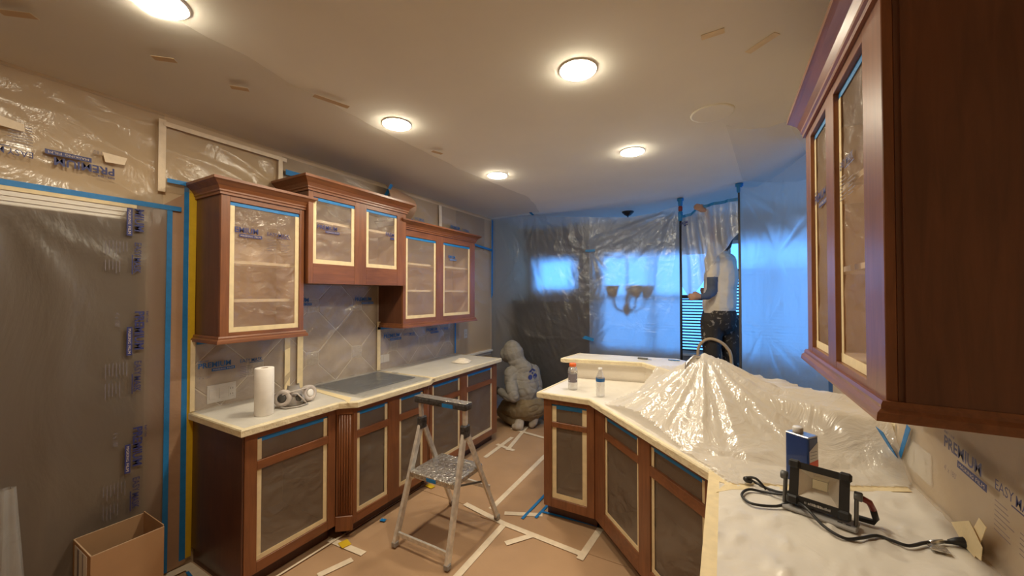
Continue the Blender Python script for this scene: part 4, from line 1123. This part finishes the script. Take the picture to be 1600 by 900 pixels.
mb = MB(H_); o_ = Gt(-.034, -.0186, .026); ticks(mb, o_, wU, Vector((0, 0, 1)), 0, 0, .068, .009, 22, 4); mb.build('lettering', 'print_white', wk, recalculate=False)
for s_ in (-1, 1): MB(G).bar(G(s_ * .092, 0, .095), G(s_ * .092, -.02, .008), .02, .010, wN).build('stand_arm', 'dark_grey_metal', wk, bevel=.003)
sb_ = MB(G).box(-.098, .098, -.052, .012, 0, .012).build('stand_base', 'grey_plastic', wk, bevel=.004)
MB(G).box(.05, .062, -.04, -.034, .0118, .0128).box(.07, .082, -.04, -.034, .0118, .0128).build('slot', 'black_plastic', sb_)
for s_ in (-1, 1): MB(G).lathe([(.012, -.010), (.014, -.008), (.014, .008), (.011, .010)], G(s_ * .096, 0, .095), 16, wU).build('pivot_knob', 'dark_grey_metal', wk, True)
MB(G).tube([G(.10, .01, .09), G(.118, .03, .075), G(.125, .045, .05)], .009, 10).build('rear_grip', 'red_plastic', wk, True)
MB(G).tube([G(.125, .045, .05), G(.13, .055, .02), G(.125, .05, .009), G(.08, .045, .009)], .009, 10).build('rear_leg', 'black_plastic', wk, True)
# cord: loops beside the light and a run to the wall socket
def smooth_path(pts, n=8):
    pts = [Vector(p) for p in pts]; out = []
    for i in range(len(pts) - 1):
        p0, p1, p2, p3 = pts[max(i - 1, 0)], pts[i], pts[i + 1], pts[min(i + 2, len(pts) - 1)]
        for k in range(n):
            t = k / n
            out.append(.5 * ((2 * p1) + (-p0 + p2) * t + (2 * p0 - 5 * p1 + 4 * p2 - p3) * t * t + (-p0 + 3 * p1 - 3 * p2 + p3) * t ** 3))
    return out + [pts[-1]]
zc_ = zt + .0135
cd = thing('power_cord', (.4, 1.55, zc_), 'black power cord snaking from work light to wall socket', 'cord')
MB().tube(smooth_path([(.245, 1.625, zc_ + .06), (.19, 1.64, zc_ + .02), (.13, 1.665, zc_), (.075, 1.66, zc_), (.050, 1.60, zc_), (.078, 1.553, zc_), (.15, 1.575, zc_), (.20, 1.61, zc_ + .012), (.225, 1.545, zc_ + .03), (.262, 1.495, zc_ + .008), (.305, 1.467, zc_), (.345, 1.49, zc_), (.392, 1.529, zc_), (.425, 1.52, zc_), (.456, 1.513, zc_), (.50, 1.552, zc_), (.535, 1.578, zc_), (.575, 1.595, zc_)]), .0046, 8).build('cable', 'black_plastic', cd, True)
MB().tube(smooth_path([(.225, 1.64, zc_ + .05), (.18, 1.66, zc_ + .015), (.14, 1.70, zc_), (.095, 1.735, zc_), (.075, 1.715, zc_ + .02), (.10, 1.70, zc_ + .028), (.13, 1.69, zc_)]), .0046, 8).build('cable', 'black_plastic', cd, True)
MB().lathe([(.006, 0), (.011, .004), (.012, .02), (.008, .03)], (.085, 1.73, zc_ + .004), 14, (-.6, -.5, .3)).build('cable_tie', 'black_plastic', cd, True)
MB().tube([(.565, 1.592, zc_ + .002), (.585, 1.60, zc_ + .004), (.605, 1.598, zc_ + .006), (.632, 1.59, zc_ + .01)], [.006, .011, .017, .019], 10).build('plug', 'black_plastic', cd, True)
MB().box(.505, .545, 1.525, 1.556, zc_ - .002, zc_ + .0005).build('foil_tag', 'tread_foil', cd)
MB().tube([(.515, 1.562, zc_), (.55, 1.586, zc_ + .001)], .0062, 8).build('foil_wrap', 'silver', cd, True)

# ================================================================== second ladder under the standing person
sl = thing('step_stool', (-.02, 4.55, 0), 'step stool with curved hand hoop carrying the standing person', 'step stool')
MB().box(-.26, .24, 4.43, 4.82, .53, .56).build('platform', 'dark_grey_metal', sl, bevel=.006)
for x in (-.24, .22):
    for y, yb in ((4.45, 4.40), (4.80, 5.0)):
        MB().tube([(x, yb, 0), (x, y, .53)], .014, 10).build('leg', 'aluminium', sl, True)
hp = smooth_path([(-.245, 4.44, .56), (-.245, 4.44, 1.00), (-.225, 4.44, 1.13), (-.15, 4.44, 1.195), (-.06, 4.44, 1.185), (.02, 4.44, 1.12), (.06, 4.44, 1.00), (.07, 4.44, .56)])
MB().tube(hp, .016, 10).build('hand_hoop', 'tape_tan', sl, True)
MB().box(-.24, .22, 4.40, 4.60, .27, .295).build('step', 'dark_grey_metal', sl, bevel=.004)

# ================================================================== people
def capsule_union(parts, voxel, smooth=4):
    """one continuous skin from tapered limb chains; each chain: (material, [(pos, radius)...])"""
    bm = bmesh.new(); segs = []
    for mat, ch in parts:
        for i, (p, r) in enumerate(ch):
            p = Vector(p)
            g_ = bmesh.ops.create_icosphere(bm, subdivisions=2, radius=r); bmesh.ops.translate(bm, verts=g_['verts'], vec=p)
            if i:
                q, rq = Vector(ch[i - 1][0]), ch[i - 1][1]; ax = p - q; L = ax.length
                if L > 1e-4:
                    c = bmesh.ops.create_cone(bm, cap_ends=True, segments=14, radius1=rq, radius2=r, depth=L)
                    R = Vector((0, 0, 1)).rotation_difference(ax.normalized()).to_matrix().to_4x4()
                    bmesh.ops.transform(bm, verts=c['verts'], matrix=R); bmesh.ops.translate(bm, verts=c['verts'], vec=(p + q) / 2)
                segs.append((mat, np.array(q), np.array(p), rq, r))
            elif len(ch) == 1: segs.append((mat, np.array(p), np.array(p) + 1e-4, r, r))
    me = bpy.data.meshes.new('tmp'); bm.to_mesh(me); bm.free()
    ob = bpy.data.objects.new('tmp', me); col.objects.link(ob)
    rm = ob.modifiers.new('r', 'REMESH'); rm.mode = 'VOXEL'; rm.voxel_size = voxel
    sm = ob.modifiers.new('s', 'SMOOTH'); sm.iterations = smooth; sm.factor = .5
    dg = bpy.context.evaluated_depsgraph_get()
    out = bpy.data.meshes.new_from_object(ob.evaluated_get(dg))
    bpy.data.objects.remove(ob); bpy.data.meshes.remove(me)
    return out, segs

def make_person(name, parts, voxel, origin, label, crease=None):
    me, segs = capsule_union(parts, voxel)
    me.name = name
    n = len(me.vertices); co = np.empty(n * 3); me.vertices.foreach_get('co', co); co = co.reshape(-1, 3)
    if crease:
        no = np.empty(n * 3); me.vertices.foreach_get('normal', no); no = no.reshape(-1, 3)
        dsp = np.array([crease(*c) for c in co]); co = co + no * dsp[:, None]
    m = len(me.polygons); cen = np.empty(m * 3); me.polygons.foreach_get('center', cen); cen = cen.reshape(-1, 3)
    best = np.full(m, 1e9); idx = np.zeros(m, int); names = []
    for mat, a, b, ra, rb in segs:
        if mat not in names: names.append(mat)
        ab = b - a; t = np.clip(((cen - a) @ ab) / max(1e-9, ab @ ab), 0, 1)
        d = np.linalg.norm(cen - (a + t[:, None] * ab), axis=1) - (ra + t * (rb - ra))
        w_ = d < best; best[w_] = d[w_]; idx[w_] = names.index(mat)
    co = co - np.array(origin)
    me.vertices.foreach_set('co', co.ravel())
    me.materials.clear()
    for k in names: me.materials.append(M[k])
    me.polygons.foreach_set('material_index', idx.astype(np.int32)); me.polygons.foreach_set('use_smooth', [True] * m)
    o = bpy.data.objects.new(name, me); col.objects.link(o); o.location = origin
    return props(o, label, 'person')

r_ = Vector((.8733, .4872, 0)); d_ = Vector((-.4872, .8733, 0))
def PF(o):
    o = Vector(o)
    return lambda a, b, z: tuple(o + r_ * a + d_ * b + Vector((0, 0, z)))
def hand(P, wrist, dirn, side, mat, curl=.6, s=1):
    """palm, four fingers of different length, thumb from the side; dirn, side in world axes"""
    w0 = Vector(wrist); t = Vector(dirn).normalized(); sd = Vector(side); sd = (sd - t * sd.dot(t)).normalized(); nn = t.cross(sd)
    out = [(mat, [(w0, .024 * s), (w0 + t * .04 * s, .026 * s), (w0 + t * .075 * s, .022 * s)]), (mat, [(w0 + t * .05 * s + sd * .02 * s, .018 * s), (w0 + t * .08 * s + sd * .024 * s, .014 * s)]), (mat, [(w0 + t * .05 * s - sd * .02 * s, .018 * s), (w0 + t * .08 * s - sd * .024 * s, .014 * s)])]
    for k, L in enumerate((.062, .072, .068, .052)):
        b0 = w0 + t * .085 * s + sd * (.03 - .02 * k) * s
        b1 = b0 + (t * math.cos(curl * .5) + nn * math.sin(curl * .5)) * L * .5 * s
        b2 = b1 + (t * math.cos(curl * 1.6) + nn * math.sin(curl * 1.6)) * L * .5 * s
        out.append((mat, [(b0, .0095 * s), (b1, .009 * s), (b2, .0075 * s)]))
    b0 = w0 + t * .03 * s + sd * .026 * s
    out.append((mat, [(b0, .013 * s), (b0 + (t * .7 + sd * .6 + nn * .3).normalized() * .035 * s, .011 * s), (b0 + (t * .9 + sd * .35 + nn * .5).normalized() * .06 * s, .009 * s)]))
    return out

# crouching person in the grey hoodie
Q = PF((-2.155, 4.25, 0))
parts = [
    ('hoodie', [(Q(-.01, .0, .47), .165), (Q(-.035, .04, .56), .168), (Q(-.06, .08, .66), .155), (Q(-.09, .10, .74), .12), (Q(-.11, .11, .79), .085)]),
    ('hoodie', [(Q(.085, .05, .41), .115), (Q(.075, .09, .52), .12), (Q(.05, .13, .66), .115)]),
    ('hoodie', [(Q(-.12, -.02, .42), .11), (Q(-.13, .0, .52), .11), (Q(-.17, .02, .66), .105)]),
    ('hoodie', [(Q(-.20, .0, .675), .088), (Q(-.205, -.09, .57), .078), (Q(-.175, -.18, .47), .070), (Q(-.165, -.195, .435), .066), (Q(-.24, -.13, .425), .058), (Q(-.32, -.05, .455), .048)]),
    ('hoodie', [(Q(.08, .18, .67), .09), (Q(.11, .25, .52), .075), (Q(.0, .28, .46), .055), (Q(-.14, .28, .46), .045)]),
    ('hoodie', [(Q(-.15, .10, .86), .105), (Q(-.10, .08, .79), .10), (Q(-.055, .06, .70), .14)]),
    # hood with the head bowed to the left
    ('hoodie', [(Q(-.14, .10, .84), .118), (Q(-.17, .11, .905), .136), (Q(-.185, .12, .96), .115), (Q(-.19, .125, 1.005), .072)]),
    ('hoodie', [(Q(-.18, .12, .90), .128), (Q(-.235, .16, .885), .112)]),
    ('hoodie', [(Q(-.055, .03, .79), .055), (Q(-.12, .02, .81), .055), (Q(-.19, .05, .80), .05)]),
    ('skin', [(Q(-.275, .215, .87), .07), (Q(-.30, .24, .84), .04)]),
    ('khaki', [(Q(.0, .0, .26), .18), (Q(-.02, .02, .33), .165)]),
    ('khaki', [(Q(.09, .01, .25), .145), (Q(.04, .19, .26), .11), (Q(-.01, .26, .15), .08), (Q(.06, .14, .10), .07), (Q(.09, .03, .085), .058)]),
    ('khaki', [(Q(-.11, -.02, .25), .145), (Q(-.23, .10, .24), .11), (Q(-.31, .19, .14), .08), (Q(-.22, .07, .10), .075), (Q(-.14, -.05, .085), .062)]),
    ('sole', [(Q(-.11, -.09, .105), .042), (Q(-.125, -.125, .055), .042), (Q(-.16, -.10, .045), .036)]),
    ('sole', [(Q(-.075, -.09, .10), .036), (Q(-.085, -.125, .05), .038)]),
    ('sole', [(Q(.10, -.02, .135), .046), (Q(.08, -.055, .085), .046), (Q(.06, -.045, .045), .036)]),
    ('sole', [(Q(.07, -.04, .10), .04), (Q(.05, -.06, .055), .036)]),
]
parts += hand(None, Q(-.32, -.05, .455), r_ * -.8 + d_ * .6, (0, 0, 1), 'glove', .9)
parts += hand(None, Q(-.14, .28, .46), r_ * -.9 + d_ * .1, (0, 0, 1), 'glove', .9)
def cr1(x, y, z):
    if z < .13: return 0
    k = 1 if z < .74 else max(.15, 1 - (z - .74) / .10)
    f = .003 * nz(x * 9, y * 9, z * 16) - .0065 * max(0, .20 - abs(nz(x * 6 + 5, y * 6, z * 12))) / .20
    return k * (f + .003)
pc = make_person('person', parts, .0075, (-2.155, 4.25, 0), 'person crouching in grey hooded sweatshirt and khaki trousers beside the counter end', cr1)
# emblem on the back: laid onto the cloth
def decal(name, parent, shapes, mat, O, U, V, N):
    bvh_me = pc.data
    from mathutils.bvhtree import BVHTree
    tree = BVHTree.FromPolygons([v.co + pc.location for v in bvh_me.vertices], [tuple(p_.vertices) for p_ in bvh_me.polygons])
    mb = MB()
    for vs_, fs_ in shapes:
        out = []
        for a, b in vs_:
            p_ = O + U * a + V * b + N * .5; h_ = tree.ray_cast(p_, -N)
            out.append((h_[0] if h_[0] else O + U * a + V * b) + N * .004)
        mb.add(out, fs_)
    return mb.build(name, mat, parent, recalculate=False)
def disc_geo(cx_, cy_, r0, r1, a0, a1, n=14):
    vs_ = []; fs_ = []
    for k in range(n + 1):
        a = a0 + (a1 - a0) * k / n
        vs_ += [(cx_ + r0 * math.cos(a), cy_ + r0 * math.sin(a)), (cx_ + r1 * math.cos(a), cy_ + r1 * math.sin(a))]
    fs_ = [(2 * k, 2 * k + 1, 2 * k + 3, 2 * k + 2) for k in range(n)]
    return vs_, fs_
O_ = Vector(Q(.065, 0, .665)); N_ = -d_
decal('emblem', pc, [disc_geo(-.030, -.022, 0, .028, 0, 6.28), disc_geo(.034, -.02, 0, .026, 0, 6.28), disc_geo(0, .012, .034, .05, .5, 2.7), disc_geo(-.02, .042, 0, .012, 0, 6.28), disc_geo(.02, .045, 0, .012, 0, 6.28), disc_geo(0, .02, 0, .012, 0, 6.28)], 'print_navy', O_, r_, Vector((0, 0, 1)), N_)
shp = []
rr = random.Random(3)
for k in range(16):
    if k in (6,): continue
    x_ = -.085 + k * .0105; shp.append(([(x_, -.085), (x_ + .006, -.085), (x_ + .006, -.085 + rr.uniform(.007, .012)), (x_, -.076)], [(0, 1, 2, 3)]))
decal('lettering', pc, shp, 'print_grey', O_, r_, Vector((0, 0, 1)), N_)

# standing person reaching up
Q = PF((-.02, 4.60, 0))
parts = [
    ('shirt', [(Q(-.02, .02, 1.52), .165), (Q(-.01, .02, 1.70), .160), (Q(.005, .02, 1.88), .165), (Q(.0, .02, 2.0), .13)]),
    ('shirt', [(Q(-.085, .0, 1.50), .105), (Q(-.06, .0, 1.80), .11), (Q(-.08, .0, 2.02), .085)]),
    ('shirt', [(Q(.055, .04, 1.54), .105), (Q(.07, .04, 1.80), .10), (Q(.09, .04, 2.02), .08)]),
    ('shirt', [(Q(-.09, .0, 2.03), .078), (Q(-.055, .03, 2.16), .072)]),
    ('shirt', [(Q(.10, .05, 2.03), .075), (Q(.13, .07, 1.90), .072)]),
    ('skin', [(Q(.01, .02, 2.06), .062), (Q(.015, .03, 2.16), .058)]),
    ('skin', [(Q(.02, .035, 2.23), .078), (Q(.02, .035, 2.27), .090), (Q(.02, .05, 2.21), .062), (Q(-.035, .075, 2.19), .035)]),
    ('skin', [(Q(-.045, .11, 2.225), .016), (Q(-.05, .12, 2.245), .012)]),
    ('skin', [(Q(.10, .02, 2.23), .016), (Q(.105, .02, 2.25), .018)]),
    ('hair', [(Q(.025, .03, 2.30), .093), (Q(.035, .01, 2.25), .088), (Q(.035, .0, 2.19), .07)]),
    ('skin', [(Q(-.055, .03, 2.16), .052), (Q(-.03, .06, 2.36), .046), (Q(-.10, .03, 2.46), .038), (Q(-.165, -.02, 2.535), .029)]),
    ('shirt', [(Q(-.11, -.02, 2.02), .078), (Q(-.13, -.06, 1.88), .070)]),
    ('sleeve', [(Q(-.13, -.06, 1.88), .055), (Q(-.145, -.08, 1.70), .050), (Q(-.21, -.12, 1.645), .043), (Q(-.275, -.13, 1.635), .033)]),
    ('skin', [(Q(.13, .07, 1.90), .05), (Q(.14, .16, 1.72), .044), (Q(.06, .30, 1.70), .033)]),
    ('trousers', [(Q(-.02, .02, 1.46), .165), (Q(-.02, .02, 1.38), .165)]),
    ('trousers', [(Q(-.105, .0, 1.38), .118), (Q(-.115, .0, 1.18), .098), (Q(-.115, -.01, 1.0), .082), (Q(-.12, .02, .80), .074), (Q(-.12, .03, .64), .068)]),
    ('trousers', [(Q(.075, .03, 1.38), .118), (Q(.10, .03, 1.18), .098), (Q(.105, .02, 1.0), .082), (Q(.105, .05, .80), .074), (Q(.105, .06, .64), .068)]),
    ('respirator_dark', [(Q(-.12, .0, .60), .042), (Q(-.15, .12, .59), .038), (Q(-.16, .18, .588), .032)]),
    ('respirator_dark', [(Q(.105, .03, .60), .042), (Q(.10, .15, .59), .038), (Q(.10, .21, .588), .032)]),
]
parts += hand(None, Q(-.165, -.02, 2.535), r_ * -.6 + Vector((0, 0, .35)), (0, 0, 1), 'skin', .8)
parts += hand(None, Q(-.275, -.13, 1.635), r_ * -1.0, (0, 0, 1), 'skin', 1.0)
parts += hand(None, Q(.06, .30, 1.70), r_ * -.8 + d_ * .5, (0, 0, 1), 'skin', .8)
cr2 = lambda x, y, z: .005 * nz(x * 10, y * 10, z * 12) + .007 * abs(nz(x * 7 + 5, y * 7, z * 9)) - .002 if z < 2.1 and z > .62 else 0
make_person('person', parts, .0085, (-.02, 4.60, .56), 'person standing on a step stool in white shirt and stained trousers reaching up', cr2)
